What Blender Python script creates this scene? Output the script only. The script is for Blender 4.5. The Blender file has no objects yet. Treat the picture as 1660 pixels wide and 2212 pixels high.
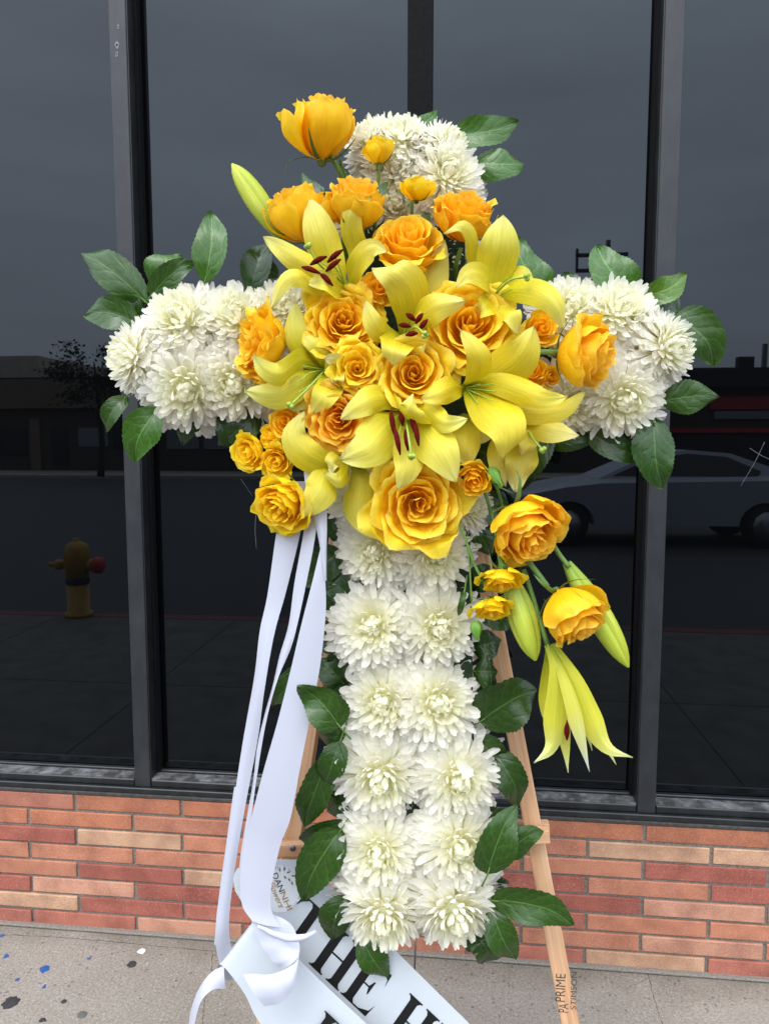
import bpy, math, random
from mathutils import Vector, Matrix, noise
rad = math.radians
random.seed(7)
S = bpy.context.scene
COL = S.collection

# ---------------------------------------------------------------- camera
CAMZ, CAMY = 1.39, -1.85
PITCH, YAW = 5.5, 6.1
FPX = 1563.4                      # focal length in units of a 1660 px wide picture
cam = bpy.data.cameras.new('camera')
cam.sensor_fit = 'VERTICAL'; cam.sensor_height = 36.0; cam.lens = 25.446
cam.clip_start = 0.02; cam.clip_end = 600
camo = bpy.data.objects.new('camera', cam); COL.objects.link(camo)
camo.location = (0, CAMY, CAMZ); camo.rotation_euler = (rad(90 - PITCH), 0, rad(YAW))
S.camera = camo

# ---------------------------------------------------------------- sky, sun, exposure
SUN_EL, SUN_ROT = rad(58), rad(200)
W = bpy.data.worlds.new('World'); S.world = W; W.use_nodes = True
nt = W.node_tree; nt.nodes.clear()
def N(tree, typ, **kw):
    n = tree.nodes.new(typ)
    for k, v in kw.items(): setattr(n, k, v)
    return n
out = N(nt, 'ShaderNodeOutputWorld'); bg = N(nt, 'ShaderNodeBackground')
sky = N(nt, 'ShaderNodeTexSky', sky_type='NISHITA', sun_disc=False, sun_elevation=SUN_EL, sun_rotation=SUN_ROT,
        air_density=1.0, dust_density=3.0, ozone_density=1.0)
hsv = N(nt, 'ShaderNodeHueSaturation'); hsv.inputs['Saturation'].default_value = 0.16
tc = N(nt, 'ShaderNodeTexCoord'); mp = N(nt, 'ShaderNodeMapping'); mp.inputs['Scale'].default_value = (1.0, 1.0, 4.0)
nz = N(nt, 'ShaderNodeTexNoise'); nz.inputs['Scale'].default_value = 1.6; nz.inputs['Detail'].default_value = 6
rmp = N(nt, 'ShaderNodeMapRange'); rmp.inputs['From Min'].default_value = 0.3; rmp.inputs['From Max'].default_value = 0.7
rmp.inputs['To Min'].default_value = 0.82; rmp.inputs['To Max'].default_value = 1.15
cloud = N(nt, 'ShaderNodeMix', data_type='RGBA', blend_type='MIX'); cloud.inputs[0].default_value = 0.6
cloud.inputs[7].default_value = (9.8, 10.9, 12.7, 1)
mul = N(nt, 'ShaderNodeVectorMath', operation='SCALE')
sepz = N(nt, 'ShaderNodeSeparateXYZ'); elev = N(nt, 'ShaderNodeMapRange')       # overcast sky: brighter overhead than at the horizon
elev.inputs['From Min'].default_value = 0.0; elev.inputs['From Max'].default_value = 1.0
elev.inputs['To Min'].default_value = 0.85; elev.inputs['To Max'].default_value = 2.1
prod = N(nt, 'ShaderNodeMath', operation='MULTIPLY')
L = nt.links.new
L(sky.outputs[0], hsv.inputs['Color']); L(hsv.outputs[0], cloud.inputs[6])
L(tc.outputs['Generated'], mp.inputs[0]); L(mp.outputs[0], nz.inputs['Vector']); L(nz.outputs[0], rmp.inputs[0])
L(tc.outputs['Generated'], sepz.inputs[0]); L(sepz.outputs[2], elev.inputs[0]); L(elev.outputs[0], prod.inputs[0]); L(rmp.outputs[0], prod.inputs[1])
L(cloud.outputs[2], mul.inputs[0]); L(prod.outputs[0], mul.inputs['Scale'])
L(mul.outputs[0], bg.inputs[0]); L(bg.outputs[0], out.inputs[0])
bg.inputs[1].default_value = 0.15
sun = bpy.data.lights.new('sun', 'SUN'); sun.energy = 0.6; sun.angle = rad(30); sun.color = (1.0, 0.97, 0.92)
suno = bpy.data.objects.new('sun', sun); COL.objects.link(suno)
# the sun stands behind the camera, high and a little to its left
sd = Vector((-0.35, -0.95, 1.45)).normalized()
suno.rotation_euler = sd.to_track_quat('Z', 'Y').to_euler()
sky.sun_elevation = math.asin(sd.z); sky.sun_rotation = math.atan2(sd.x, sd.y)
S.view_settings.view_transform = 'Standard'; S.view_settings.look = 'None'
S.view_settings.exposure = 0.33; S.view_settings.gamma = 1.0; S.view_settings.use_curve_mapping = False
S.render.engine = 'CYCLES'
S.cycles.max_bounces = 12; S.cycles.diffuse_bounces = 9; S.cycles.transparent_max_bounces = 8

# ---------------------------------------------------------------- measuring helpers
Rm = camo.rotation_euler.to_matrix()
RX, UP, BK = Rm @ Vector((1, 0, 0)), Rm @ Vector((0, 1, 0)), Rm @ Vector((0, 0, 1))
CAM = Vector((0, CAMY, CAMZ))
def ray(u, v): return (RX * (u - 830) - UP * (v - 1106) - BK * FPX).normalized()
def on_y(u, v, y):                 # point of the upright plane y
    r = ray(u, v); return CAM + r * ((y - CAMY) / r.y)
def on_z(u, v, z=0.0):
    r = ray(u, v); return CAM + r * ((z - CAMZ) / r.z)
KT = 0.12; Y0 = -0.62
def P(u, v, d=0.0):                # point in the tilted plane of the cross, d metres proud of it
    r = ray(u, v); n = Vector((0, 1, -KT)); c = Y0 - d - KT * 1.2
    return CAM + r * ((c - n.dot(CAM)) / n.dot(r))
def mpp(p): return (CAM - p).dot(BK) / FPX      # metres per picture unit at p
def fdir(r, u, t): return (RX * r + UP * u + BK * t).normalized()
GL = 0.075                         # y of the window glass
def behind(u, v, y):               # point of the upright plane y behind the camera seen mirrored in the glass
    p = on_y(u, v, 2 * GL - y); return Vector((p.x, y, p.z))

# ---------------------------------------------------------------- object helpers
def tag(o, label=None, cat=None, group=None, kind=None):
    if label: o['label'] = label
    if cat: o['category'] = cat
    if group: o['group'] = group
    if kind: o['kind'] = kind
    return o
def empty(name, loc, label, cat, group=None):
    o = bpy.data.objects.new(name, None); COL.objects.link(o); o.location = loc; o.empty_display_size = 0.05
    return tag(o, label, cat, group)
def link(name, me, parent=None, mat=None, M=None, color=None, smooth=False):
    if mat and not me.materials: me.materials.append(mat)
    o = bpy.data.objects.new(name, me); COL.objects.link(o)
    if parent is not None: o.parent = parent
    if M is not None: o.matrix_local = M
    if color: o.color = (color[0], color[1], color[2], 1)
    return o
def mesh(name, vs, fs, mat=None, uv=None, smooth=True):
    me = bpy.data.meshes.new(name); me.from_pydata([tuple(v) for v in vs], [], fs)
    if smooth: me.shade_smooth()
    if uv:
        l = me.uv_layers.new(name='UV')
        for lp in me.loops: l.data[lp.index].uv = uv[lp.vertex_index]
    if mat: me.materials.append(mat)
    me.update(); return me
def grid_faces(nu, nv, off=0):     # nu columns x nv rows of vertices, row major
    return [(off + j * nu + i, off + j * nu + i + 1, off + (j + 1) * nu + i + 1, off + (j + 1) * nu + i)
            for j in range(nv - 1) for i in range(nu - 1)]
def box_data(x0, x1, y0, y1, z0, z1, b=0.0):
    if b <= 0:
        vs = [(x, y, z) for z in (z0, z1) for y in (y0, y1) for x in (x0, x1)]
        return vs, [(0, 2, 3, 1), (4, 5, 7, 6), (0, 1, 5, 4), (2, 6, 7, 3), (0, 4, 6, 2), (1, 3, 7, 5)]
    vs = []
    for cx, sx in ((x0, 1), (x1, -1)):
        for cy, sy in ((y0, 1), (y1, -1)):
            for cz, sz in ((z0, 1), (z1, -1)):
                vs += [(cx, cy + sy * b, cz + sz * b), (cx + sx * b, cy, cz + sz * b), (cx + sx * b, cy + sy * b, cz)]
    def c(i, j, k, a): return ((i * 2 + j) * 2 + k) * 3 + a
    fs = []
    for i in (0, 1): fs.append((c(i,0,0,0), c(i,1,0,0), c(i,1,1,0), c(i,0,1,0)))
    for j in (0, 1): fs.append((c(0,j,0,1), c(1,j,0,1), c(1,j,1,1), c(0,j,1,1)))
    for k in (0, 1): fs.append((c(0,0,k,2), c(1,0,k,2), c(1,1,k,2), c(0,1,k,2)))
    for j in (0, 1):
        for k in (0, 1): fs.append((c(0,j,k,1), c(1,j,k,1), c(1,j,k,2), c(0,j,k,2)))
    for i in (0, 1):
        for k in (0, 1): fs.append((c(i,0,k,0), c(i,1,k,0), c(i,1,k,2), c(i,0,k,2)))
        for j in (0, 1): fs.append((c(i,j,0,0), c(i,j,1,0), c(i,j,1,1), c(i,j,0,1)))
        for j in (0, 1):
            for k in (0, 1): fs.append((c(i,j,k,0), c(i,j,k,1), c(i,j,k,2)))
    return vs, fs
def fix(me):
    import bmesh
    bm = bmesh.new(); bm.from_mesh(me); bmesh.ops.remove_doubles(bm, verts=bm.verts, dist=1e-6)
    bmesh.ops.recalc_face_normals(bm, faces=bm.faces); bm.to_mesh(me); bm.free(); me.update()
def box(name, x0, x1, y0, y1, z0, z1, mat, parent=None, b=0.0, M=None, color=None):
    vs, fs = box_data(x0, x1, y0, y1, z0, z1, b)
    me = mesh(name, vs, fs, mat, smooth=False); fix(me)
    return link(name, me, parent, None, M, color)
def tube_data(pts, rads, n=8):
    vs = []; fs = []; a = Vector((0.31, 0.2, 0.93))
    for i, p in enumerate(pts):
        t = (pts[min(i + 1, len(pts) - 1)] - pts[max(i - 1, 0)]).normalized()
        if i == 0: s = t.cross(a).normalized()
        else: s = (s - t * s.dot(t)).normalized()
        q = t.cross(s); r = rads[i] if isinstance(rads, (list, tuple)) else rads
        for k in range(n):
            w = 2 * math.pi * k / n; vs.append(p + s * (r * math.cos(w)) + q * (r * math.sin(w)))
    for i in range(len(pts) - 1):
        for k in range(n):
            k2 = (k + 1) % n; fs.append((i * n + k, i * n + k2, (i + 1) * n + k2, (i + 1) * n + k))
    fs.append(tuple(range(n))[::-1]); fs.append(tuple((len(pts) - 1) * n + k for k in range(n)))
    return vs, fs
def smooth_path(pts, n):           # Catmull-Rom through the points
    q = [pts[0] * 2 - pts[1]] + list(pts) + [pts[-1] * 2 - pts[-2]]; o = []
    m = len(pts) - 1
    for i in range(n):
        x = i / (n - 1) * m; k = min(int(x), m - 1); t = x - k
        a, b, c, d = q[k], q[k + 1], q[k + 2], q[k + 3]
        o.append(0.5 * ((b * 2) + (c - a) * t + (a * 2 - b * 5 + c * 4 - d) * t * t + (b * 3 - a - c * 3 + d) * t ** 3))
    return o
def tube(name, pts, rads, mat, parent, n=8, steps=None, color=None):
    org = parent.location if parent is not None else Vector((0, 0, 0))
    if steps:
        rr = rads
        if isinstance(rads, (list, tuple)):
            m = len(rads) - 1; rr = []
            for i in range(steps):
                x = i / (steps - 1) * m; k = min(int(x), m - 1); rr.append(rads[k] + (rads[k + 1] - rads[k]) * (x - k))
        pts = smooth_path(pts, steps); rads = rr
    vs, fs = tube_data(pts, rads, n)
    return link(name, mesh(name, [v - org for v in vs], fs, mat), parent, color=color)
def lathe_data(prof, n=20):
    vs = [(r * math.cos(2 * math.pi * k / n), r * math.sin(2 * math.pi * k / n), z) for r, z in prof for k in range(n)]
    fs = [(i * n + k, i * n + (k + 1) % n, (i + 1) * n + (k + 1) % n, (i + 1) * n + k) for i in range(len(prof) - 1) for k in range(n)]
    fs.append(tuple(range(n))[::-1]); fs.append(tuple((len(prof) - 1) * n + k for k in range(n)))
    return vs, fs
def frame(x, y, z, o):             # matrix from three axes and an origin
    M = Matrix.Identity(4)
    for i, a in enumerate((x, y, z)):
        for j in range(3): M[j][i] = a[j]
    for j in range(3): M[j][3] = o[j]
    return M

# ---------------------------------------------------------------- materials
def newmat(name):
    m = bpy.data.materials.new(name); m.use_nodes = True; t = m.node_tree
    return m, t, t.nodes['Principled BSDF'], t.nodes['Material Output']
def setp(b, **kw):
    for k, v in kw.items():
        k = k.replace('_', ' ')
        b.inputs[k].default_value = v if not isinstance(v, tuple) or len(v) == 4 else (*v, 1)
def ramp(t, stops):
    r = N(t, 'ShaderNodeValToRGB'); e = r.color_ramp.elements
    while len(e) < len(stops): e.new(0.5)
    for i, (p, c) in enumerate(stops): e[i].position = p; e[i].color = (*c, 1)
    return r
def mix(t, typ, f=1.0):
    n = N(t, 'ShaderNodeMix', data_type='RGBA', blend_type=typ); n.inputs[0].default_value = f; return n
def nzn(t, scale, detail=4, rough=0.5, vec=None, mapscale=None, coord='Object'):
    n = N(t, 'ShaderNodeTexNoise'); n.inputs['Scale'].default_value = scale; n.inputs['Detail'].default_value = detail
    n.inputs['Roughness'].default_value = rough
    c = N(t, 'ShaderNodeTexCoord'); v = c.outputs[coord]
    if mapscale:
        m = N(t, 'ShaderNodeMapping'); m.inputs['Scale'].default_value = mapscale; t.links.new(v, m.inputs[0]); v = m.outputs[0]
    t.links.new(v, n.inputs['Vector']); return n
def bump(t, b, h, strength, dist):
    n = N(t, 'ShaderNodeBump'); n.inputs['Strength'].default_value = strength; n.inputs['Distance'].default_value = dist
    t.links.new(h, n.inputs['Height']); t.links.new(n.outputs[0], b.inputs['Normal']); return n
def plain(name, col, rough=0.6, metal=0.0, ns=0, amt=0.15, bs=0.0, bd=0.001, **kw):
    m, t, b, o = newmat(name); setp(b, Base_Color=col, Roughness=rough, Metallic=metal, **kw)
    if ns:
        n = nzn(t, ns, 5); mr = N(t, 'ShaderNodeMapRange'); mr.inputs['From Min'].default_value = 0.3; mr.inputs['From Max'].default_value = 0.7
        mr.inputs['To Min'].default_value = 1 - amt; mr.inputs['To Max'].default_value = 1 + amt
        t.links.new(n.outputs[0], mr.inputs[0])
        x = N(t, 'ShaderNodeVectorMath', operation='SCALE'); x.inputs[0].default_value = col[:3]
        t.links.new(mr.outputs[0], x.inputs['Scale']); t.links.new(x.outputs[0], b.inputs['Base Color'])
        if bs: bump(t, b, n.outputs[0], bs, bd)
    return m
def thin_leafy(name, transl, rough, spec, build):
    """diffuse + translucent tissue; build(t) returns the colour socket and an optional height socket"""
    m, t, b, o = newmat(name); c, h = build(t)
    setp(b, Roughness=rough, Specular_IOR_Level=spec)
    t.links.new(c, b.inputs['Base Color'])
    tr = N(t, 'ShaderNodeBsdfTranslucent'); t.links.new(c, tr.inputs[0])
    ms = N(t, 'ShaderNodeMixShader'); ms.inputs[0].default_value = transl
    t.links.new(b.outputs[0], ms.inputs[1]); t.links.new(tr.outputs[0], ms.inputs[2]); t.links.new(ms.outputs[0], o.inputs[0])
    if h is not None: bump(t, b, h[0], h[1], h[2])
    return m
def uvsep(t):
    c = N(t, 'ShaderNodeTexCoord'); s = N(t, 'ShaderNodeSeparateXYZ'); t.links.new(c.outputs['UV'], s.inputs[0]); return s
def math2(t, op, a, bval=None, c=None):
    n = N(t, 'ShaderNodeMath', operation=op)
    for i, x in enumerate((a, bval, c)):
        if x is None: continue
        if isinstance(x, (int, float)): n.inputs[i].default_value = x
        else: t.links.new(x, n.inputs[i])
    return n.outputs[0]
def tinted(t, base):               # multiply a colour socket with the object's own colour
    oi = N(t, 'ShaderNodeObjectInfo'); mm = mix(t, 'MULTIPLY'); t.links.new(base, mm.inputs[6]); t.links.new(oi.outputs['Color'], mm.inputs[7])
    return mm.outputs[2]
def b_mum(t):
    s = uvsep(t); r = ramp(t, [(0.0, (0.88, 0.84, 0.50)), (0.3, (0.95, 0.93, 0.78)), (0.75, (0.97, 0.95, 0.875))])
    t.links.new(s.outputs[1], r.inputs[0])
    w = N(t, 'ShaderNodeTexWave', wave_type='BANDS', bands_direction='X'); w.inputs['Scale'].default_value = 1.6; w.inputs['Distortion'].default_value = 0.4
    c = N(t, 'ShaderNodeTexCoord'); t.links.new(c.outputs['UV'], w.inputs['Vector'])
    return tinted(t, r.outputs[0]), (w.outputs['Fac'], 0.25, 0.001)
M_MUM = thin_leafy('chrysanthemum_petal', 0.42, 0.55, 0.3, b_mum)
def b_rose(t):
    s = uvsep(t); r = ramp(t, [(0.0, (0.95, 0.60, 0.004)), (0.5, (0.97, 0.65, 0.008)), (0.9, (0.97, 0.67, 0.020)), (1.0, (0.97, 0.72, 0.07))])
    t.links.new(s.outputs[1], r.inputs[0])
    n = nzn(t, 9, 6, 0.6, mapscale=(1, 0.35, 1), coord='UV'); r2 = ramp(t, [(0.35, (0.94, 0.90, 0.9)), (0.6, (1.03, 1.03, 1.0))]); t.links.new(n.outputs[0], r2.inputs[0])
    mm = mix(t, 'MULTIPLY'); t.links.new(r.outputs[0], mm.inputs[6]); t.links.new(r2.outputs[0], mm.inputs[7])
    # brown nicks along the rim
    n3 = nzn(t, 22, 3, 0.6, coord='UV'); e = math2(t, 'GREATER_THAN', s.outputs[1], 0.972); k = math2(t, 'GREATER_THAN', n3.outputs[0], 0.63)
    f = math2(t, 'MULTIPLY', e, k); f = math2(t, 'MULTIPLY', f, 0.55); m2 = mix(t, 'MIX'); t.links.new(f, m2.inputs[0]); t.links.new(mm.outputs[2], m2.inputs[6]); m2.inputs[7].default_value = (0.42, 0.2, 0.03, 1)
    return tinted(t, m2.outputs[2]), (n.outputs[0], 0.35, 0.0015)
M_ROSE = thin_leafy('rose_petal', 0.36, 0.5, 0.3, b_rose)
def b_lily(t):
    s = uvsep(t); r = ramp(t, [(0.0, (0.36, 0.40, 0.010)), (0.2, (0.66, 0.57, 0.012)), (0.5, (0.80, 0.665, 0.03)), (0.8, (0.83, 0.745, 0.12)), (0.96, (0.84, 0.78, 0.24)), (1.0, (0.55, 0.52, 0.10))])
    t.links.new(s.outputs[1], r.inputs[0])
    a = math2(t, 'ABSOLUTE', math2(t, 'SUBTRACT', s.outputs[0], 0.5)); g = math2(t, 'LESS_THAN', a, 0.03)
    g = math2(t, 'MULTIPLY', g, 0.3)
    m2 = mix(t, 'MIX'); t.links.new(g, m2.inputs[0]); t.links.new(r.outputs[0], m2.inputs[6]); m2.inputs[7].default_value = (0.62, 0.60, 0.05, 1)
    n = nzn(t, 7, 5, 0.6, mapscale=(6, 0.5, 1), coord='UV')
    r2 = ramp(t, [(0.3, (0.84, 0.83, 0.66)), (0.65, (1.05, 1.05, 1.15))]); t.links.new(n.outputs[0], r2.inputs[0])
    mm = mix(t, 'MULTIPLY'); t.links.new(m2.outputs[2], mm.inputs[6]); t.links.new(r2.outputs[0], mm.inputs[7])
    n3 = nzn(t, 11, 2, 0.5, coord='UV'); k = math2(t, 'GREATER_THAN', n3.outputs[0], 0.745); k = math2(t, 'MULTIPLY', k, 0.5)
    m3 = mix(t, 'MIX'); t.links.new(k, m3.inputs[0]); t.links.new(mm.outputs[2], m3.inputs[6]); m3.inputs[7].default_value = (0.5, 0.3, 0.03, 1)
    return tinted(t, m3.outputs[2]), (n.outputs[0], 0.55, 0.0016)
M_LILY = thin_leafy('lily_petal', 0.30, 0.42, 0.4, b_lily)
def b_leaf(t):
    s = uvsep(t); a = math2(t, 'ABSOLUTE', math2(t, 'SUBTRACT', s.outputs[0], 0.5))
    n = nzn(t, 3.0, 3, 0.5, coord='UV')
    q = math2(t, 'SUBTRACT', math2(t, 'MULTIPLY', s.outputs[1], 5.0), math2(t, 'MULTIPLY', a, 3.2))
    q = math2(t, 'ADD', q, math2(t, 'MULTIPLY', n.outputs[0], 1.7))
    fr = math2(t, 'ABSOLUTE', math2(t, 'SUBTRACT', math2(t, 'FRACT', q), 0.5))
    vein = math2(t, 'LESS_THAN', fr, 0.035); mid = math2(t, 'LESS_THAN', a, 0.016); v = math2(t, 'MAXIMUM', math2(t, 'MULTIPLY', vein, 0.4), mid)
    n2 = nzn(t, 14, 5, 0.6, coord='UV'); r = ramp(t, [(0.3, (0.019, 0.052, 0.005)), (0.7, (0.038, 0.095, 0.010))]); t.links.new(n2.outputs[0], r.inputs[0])
    m2 = mix(t, 'MIX'); t.links.new(math2(t, 'MULTIPLY', v, 0.55), m2.inputs[0]); t.links.new(r.outputs[0], m2.inputs[6]); m2.inputs[7].default_value = (0.12, 0.22, 0.06, 1)
    hh = math2(t, 'ADD', math2(t, 'MINIMUM', math2(t, 'MULTIPLY', fr, 3.0), 0.8), math2(t, 'MULTIPLY', n2.outputs[0], 0.4))
    return tinted(t, m2.outputs[2]), (hh, 0.3, 0.0014)
M_LEAF = thin_leafy('salal_leaf', 0.10, 0.27, 0.45, b_leaf)
def b_bud(t):
    s = uvsep(t); r = ramp(t, [(0.0, (0.22, 0.36, 0.04)), (0.5, (0.50, 0.60, 0.07)), (1.0, (0.48, 0.56, 0.04))]); t.links.new(s.outputs[1], r.inputs[0])
    n = nzn(t, 5, 4, 0.5, mapscale=(9, 0.6, 1), coord='UV'); r2 = ramp(t, [(0.3, (0.75, 0.82, 0.7)), (0.65, (1.15, 1.1, 1.1))]); t.links.new(n.outputs[0], r2.inputs[0])
    mm = mix(t, 'MULTIPLY'); t.links.new(r.outputs[0], mm.inputs[6]); t.links.new(r2.outputs[0], mm.inputs[7])
    return tinted(t, mm.outputs[2]), (n.outputs[0], 0.3, 0.001)
M_BUD = thin_leafy('lily_bud_skin', 0.12, 0.42, 0.4, b_bud)
M_STEM = plain('green_stem', (0.10, 0.20, 0.03), 0.5, ns=60, amt=0.2)
M_SEPAL = plain('green_sepal', (0.10, 0.19, 0.035), 0.55, ns=80, amt=0.25)
M_PISTIL = plain('pistil_green', (0.30, 0.42, 0.05), 0.5, ns=90, amt=0.1)
M_ANTHER = plain('anther_maroon', (0.10, 0.006, 0.004), 0.85, ns=400, amt=0.5, bs=0.6, bd=0.0008, Specular_IOR_Level=0.08)
M_FOAM = plain('floral_foam', (0.012, 0.03, 0.01), 0.95, ns=80, amt=0.4, bs=0.5, bd=0.003)
M_STEEL = plain('wire_steel', (0.25, 0.25, 0.26), 0.4, 1.0)
def satin():
    m, t, b, o = newmat('white_satin'); setp(b, Base_Color=(0.51, 0.52, 0.59), Roughness=0.36, Specular_IOR_Level=0.45, Sheen_Weight=0.25, Sheen_Roughness=0.4)
    n = nzn(t, 900, 2, coord='Object'); bump(t, b, n.outputs[0], 0.12, 0.0003)
    tr = N(t, 'ShaderNodeBsdfTranslucent'); tr.inputs[0].default_value = (0.46, 0.46, 0.55, 1)
    ms = N(t, 'ShaderNodeMixShader'); ms.inputs[0].default_value = 0.15
    t.links.new(b.outputs[0], ms.inputs[1]); t.links.new(tr.outputs[0], ms.inputs[2]); t.links.new(ms.outputs[0], o.inputs[0]); return m
M_SATIN = satin()
M_SASH = plain('white_sash_paper', (0.55, 0.585, 0.615), 0.38, ns=30, amt=0.015)
M_INK = plain('black_print', (0.008, 0.008, 0.008), 0.35)
M_GOLD = plain('gold_print', (0.45, 0.27, 0.06), 0.4, 0.3)
M_GREYINK = plain('grey_print', (0.12, 0.11, 0.10), 0.6)
M_STAMP = plain('stamp_ink', (0.035, 0.03, 0.028), 0.8, ns=300, amt=0.5)
def wood():
    m, t, b, o = newmat('pine_wood'); n = nzn(t, 11, 5, 0.55, mapscale=(9, 9, 0.35)); r = ramp(t, [(0.3, (0.46, 0.22, 0.10)), (0.5, (0.64, 0.37, 0.20)), (0.7, (0.72, 0.46, 0.27))])
    t.links.new(n.outputs[0], r.inputs[0]); t.links.new(r.outputs[0], b.inputs['Base Color']); setp(b, Roughness=0.62)
    bump(t, b, n.outputs[0], 0.25, 0.001); return m
M_WOOD = wood()
def brickm():
    m, t, b, o = newmat('brick_face'); oi = N(t, 'ShaderNodeObjectInfo')
    c = N(t, 'ShaderNodeTexCoord')
    ad = N(t, 'ShaderNodeVectorMath', operation='ADD'); t.links.new(c.outputs['Object'], ad.inputs[0]); t.links.new(oi.outputs['Location'], ad.inputs[1])
    n = N(t, 'ShaderNodeTexNoise'); n.inputs['Scale'].default_value = 260; n.inputs['Detail'].default_value = 6; n.inputs['Roughness'].default_value = 0.7; t.links.new(ad.outputs[0], n.inputs['Vector'])
    n2 = N(t, 'ShaderNodeTexNoise'); n2.inputs['Scale'].default_value = 13; n2.inputs['Detail'].default_value = 6; t.links.new(ad.outputs[0], n2.inputs['Vector'])
    r = ramp(t, [(0.3, (0.72, 0.68, 0.66)), (0.5, (1, 1, 1)), (0.68, (1.15, 1.2, 1.25))]); t.links.new(n.outputs[0], r.inputs[0])
    r2 = ramp(t, [(0.3, (0.72, 0.66, 0.66)), (0.6, (1.08, 1.08, 1.08))]); t.links.new(n2.outputs[0], r2.inputs[0])
    a = mix(t, 'MULTIPLY'); t.links.new(oi.outputs['Color'], a.inputs[6]); t.links.new(r.outputs[0], a.inputs[7])
    d = mix(t, 'MULTIPLY'); t.links.new(a.outputs[2], d.inputs[6]); t.links.new(r2.outputs[0], d.inputs[7])
    # pale lime specks
    n3 = N(t, 'ShaderNodeTexNoise'); n3.inputs['Scale'].default_value = 420; n3.inputs['Detail'].default_value = 1; t.links.new(ad.outputs[0], n3.inputs['Vector'])
    k = math2(t, 'MULTIPLY', math2(t, 'GREATER_THAN', n3.outputs[0], 0.70), 0.55)
    e = mix(t, 'MIX'); t.links.new(k, e.inputs[0]); t.links.new(d.outputs[2], e.inputs[6]); e.inputs[7].default_value = (0.6, 0.5, 0.45, 1)
    t.links.new(e.outputs[2], b.inputs['Base Color']); setp(b, Roughness=0.8); bump(t, b, n.outputs[0], 0.7, 0.0025); return m
M_BRICK = brickm()
M_MORTAR = plain('mortar', (0.20, 0.175, 0.145), 0.95, ns=240, amt=0.35, bs=0.8, bd=0.003)
def concrete():
    m, t, b, o = newmat('sidewalk_concrete')
    n1 = nzn(t, 2.2, 6, 0.6); n2 = nzn(t, 150, 8, 0.75); v = N(t, 'ShaderNodeTexVoronoi'); v.inputs['Scale'].default_value = 75
    v2 = N(t, 'ShaderNodeTexVoronoi'); v2.inputs['Scale'].default_value = 210
    c = N(t, 'ShaderNodeTexCoord'); t.links.new(c.outputs['Object'], v.inputs['Vector']); t.links.new(c.outputs['Object'], v2.inputs['Vector'])
    r1 = ramp(t, [(0.3, (0.25, 0.22, 0.18)), (0.7, (0.345, 0.305, 0.255))]); t.links.new(n1.outputs[0], r1.inputs[0])
    r2 = ramp(t, [(0.35, (0.62, 0.60, 0.58)), (0.5, (1, 1, 1)), (0.66, (1.3, 1.3, 1.3))]); t.links.new(n2.outputs[0], r2.inputs[0])
    a = mix(t, 'MULTIPLY'); t.links.new(r1.outputs[0], a.inputs[6]); t.links.new(r2.outputs[0], a.inputs[7])
    # dark aggregate grains of random cells
    sx = N(t, 'ShaderNodeSeparateXYZ'); t.links.new(v.outputs['Color'], sx.inputs[0])
    k = math2(t, 'MULTIPLY', math2(t, 'LESS_THAN', v.outputs['Distance'], 0.30), math2(t, 'GREATER_THAN', sx.outputs[0], 0.86))
    sx2 = N(t, 'ShaderNodeSeparateXYZ'); t.links.new(v2.outputs['Color'], sx2.inputs[0])
    k2 = math2(t, 'MULTIPLY', math2(t, 'LESS_THAN', v2.outputs['Distance'], 0.4), math2(t, 'GREATER_THAN', sx2.outputs[1], 0.84))
    d = mix(t, 'MIX'); t.links.new(math2(t, 'MULTIPLY', k, 0.6), d.inputs[0]); t.links.new(a.outputs[2], d.inputs[6]); d.inputs[7].default_value = (0.09, 0.09, 0.085, 1)
    e = mix(t, 'MIX'); t.links.new(math2(t, 'MULTIPLY', k2, 0.6), e.inputs[0]); t.links.new(d.outputs[2], e.inputs[6]); e.inputs[7].default_value = (0.5, 0.47, 0.42, 1)
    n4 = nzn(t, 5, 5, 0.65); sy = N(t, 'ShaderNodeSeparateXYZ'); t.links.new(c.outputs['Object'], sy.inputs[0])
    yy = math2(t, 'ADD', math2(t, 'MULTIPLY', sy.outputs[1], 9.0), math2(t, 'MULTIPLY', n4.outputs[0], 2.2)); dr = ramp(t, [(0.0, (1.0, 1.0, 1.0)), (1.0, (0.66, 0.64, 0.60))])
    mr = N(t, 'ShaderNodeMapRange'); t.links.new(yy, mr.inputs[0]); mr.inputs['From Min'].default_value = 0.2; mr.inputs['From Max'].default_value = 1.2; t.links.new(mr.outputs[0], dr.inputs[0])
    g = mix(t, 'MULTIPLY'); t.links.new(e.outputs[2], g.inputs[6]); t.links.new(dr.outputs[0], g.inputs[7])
    t.links.new(g.outputs[2], b.inputs['Base Color']); setp(b, Roughness=0.92); bump(t, b, n2.outputs[0], 0.9, 0.005); return m
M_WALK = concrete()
M_DIMWALK = plain('dimmed_concrete', (0.10, 0.095, 0.085), 0.9, ns=6, amt=0.25, bs=.3, bd=.004)  # concrete colour darkened to dim the pavement's reflection in the window glass
M_ASPH = plain('asphalt', (0.035, 0.035, 0.037), 0.9, ns=30, amt=0.3, bs=0.4, bd=0.004)
def framem(name, base, rough, metal, dust):
    m, t, b, o = newmat(name); n = nzn(t, 26, 7, 0.7, mapscale=(1, 1, 0.5)); r = ramp(t, [(0.42, base), (0.75, tuple(min(1, c + dust) for c in base))]); t.links.new(n.outputs[0], r.inputs[0])
    t.links.new(r.outputs[0], b.inputs['Base Color']); setp(b, Roughness=rough, Metallic=metal); bump(t, b, n.outputs[0], 0.1, 0.001); return m
M_FRAME = framem('dark_anodised_frame', (0.008, 0.009, 0.010), 0.42, 0.0, 0.015)
M_FACE = framem('worn_mullion_face', (0.016, 0.018, 0.021), 0.45, 0.0, 0.015)
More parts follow.
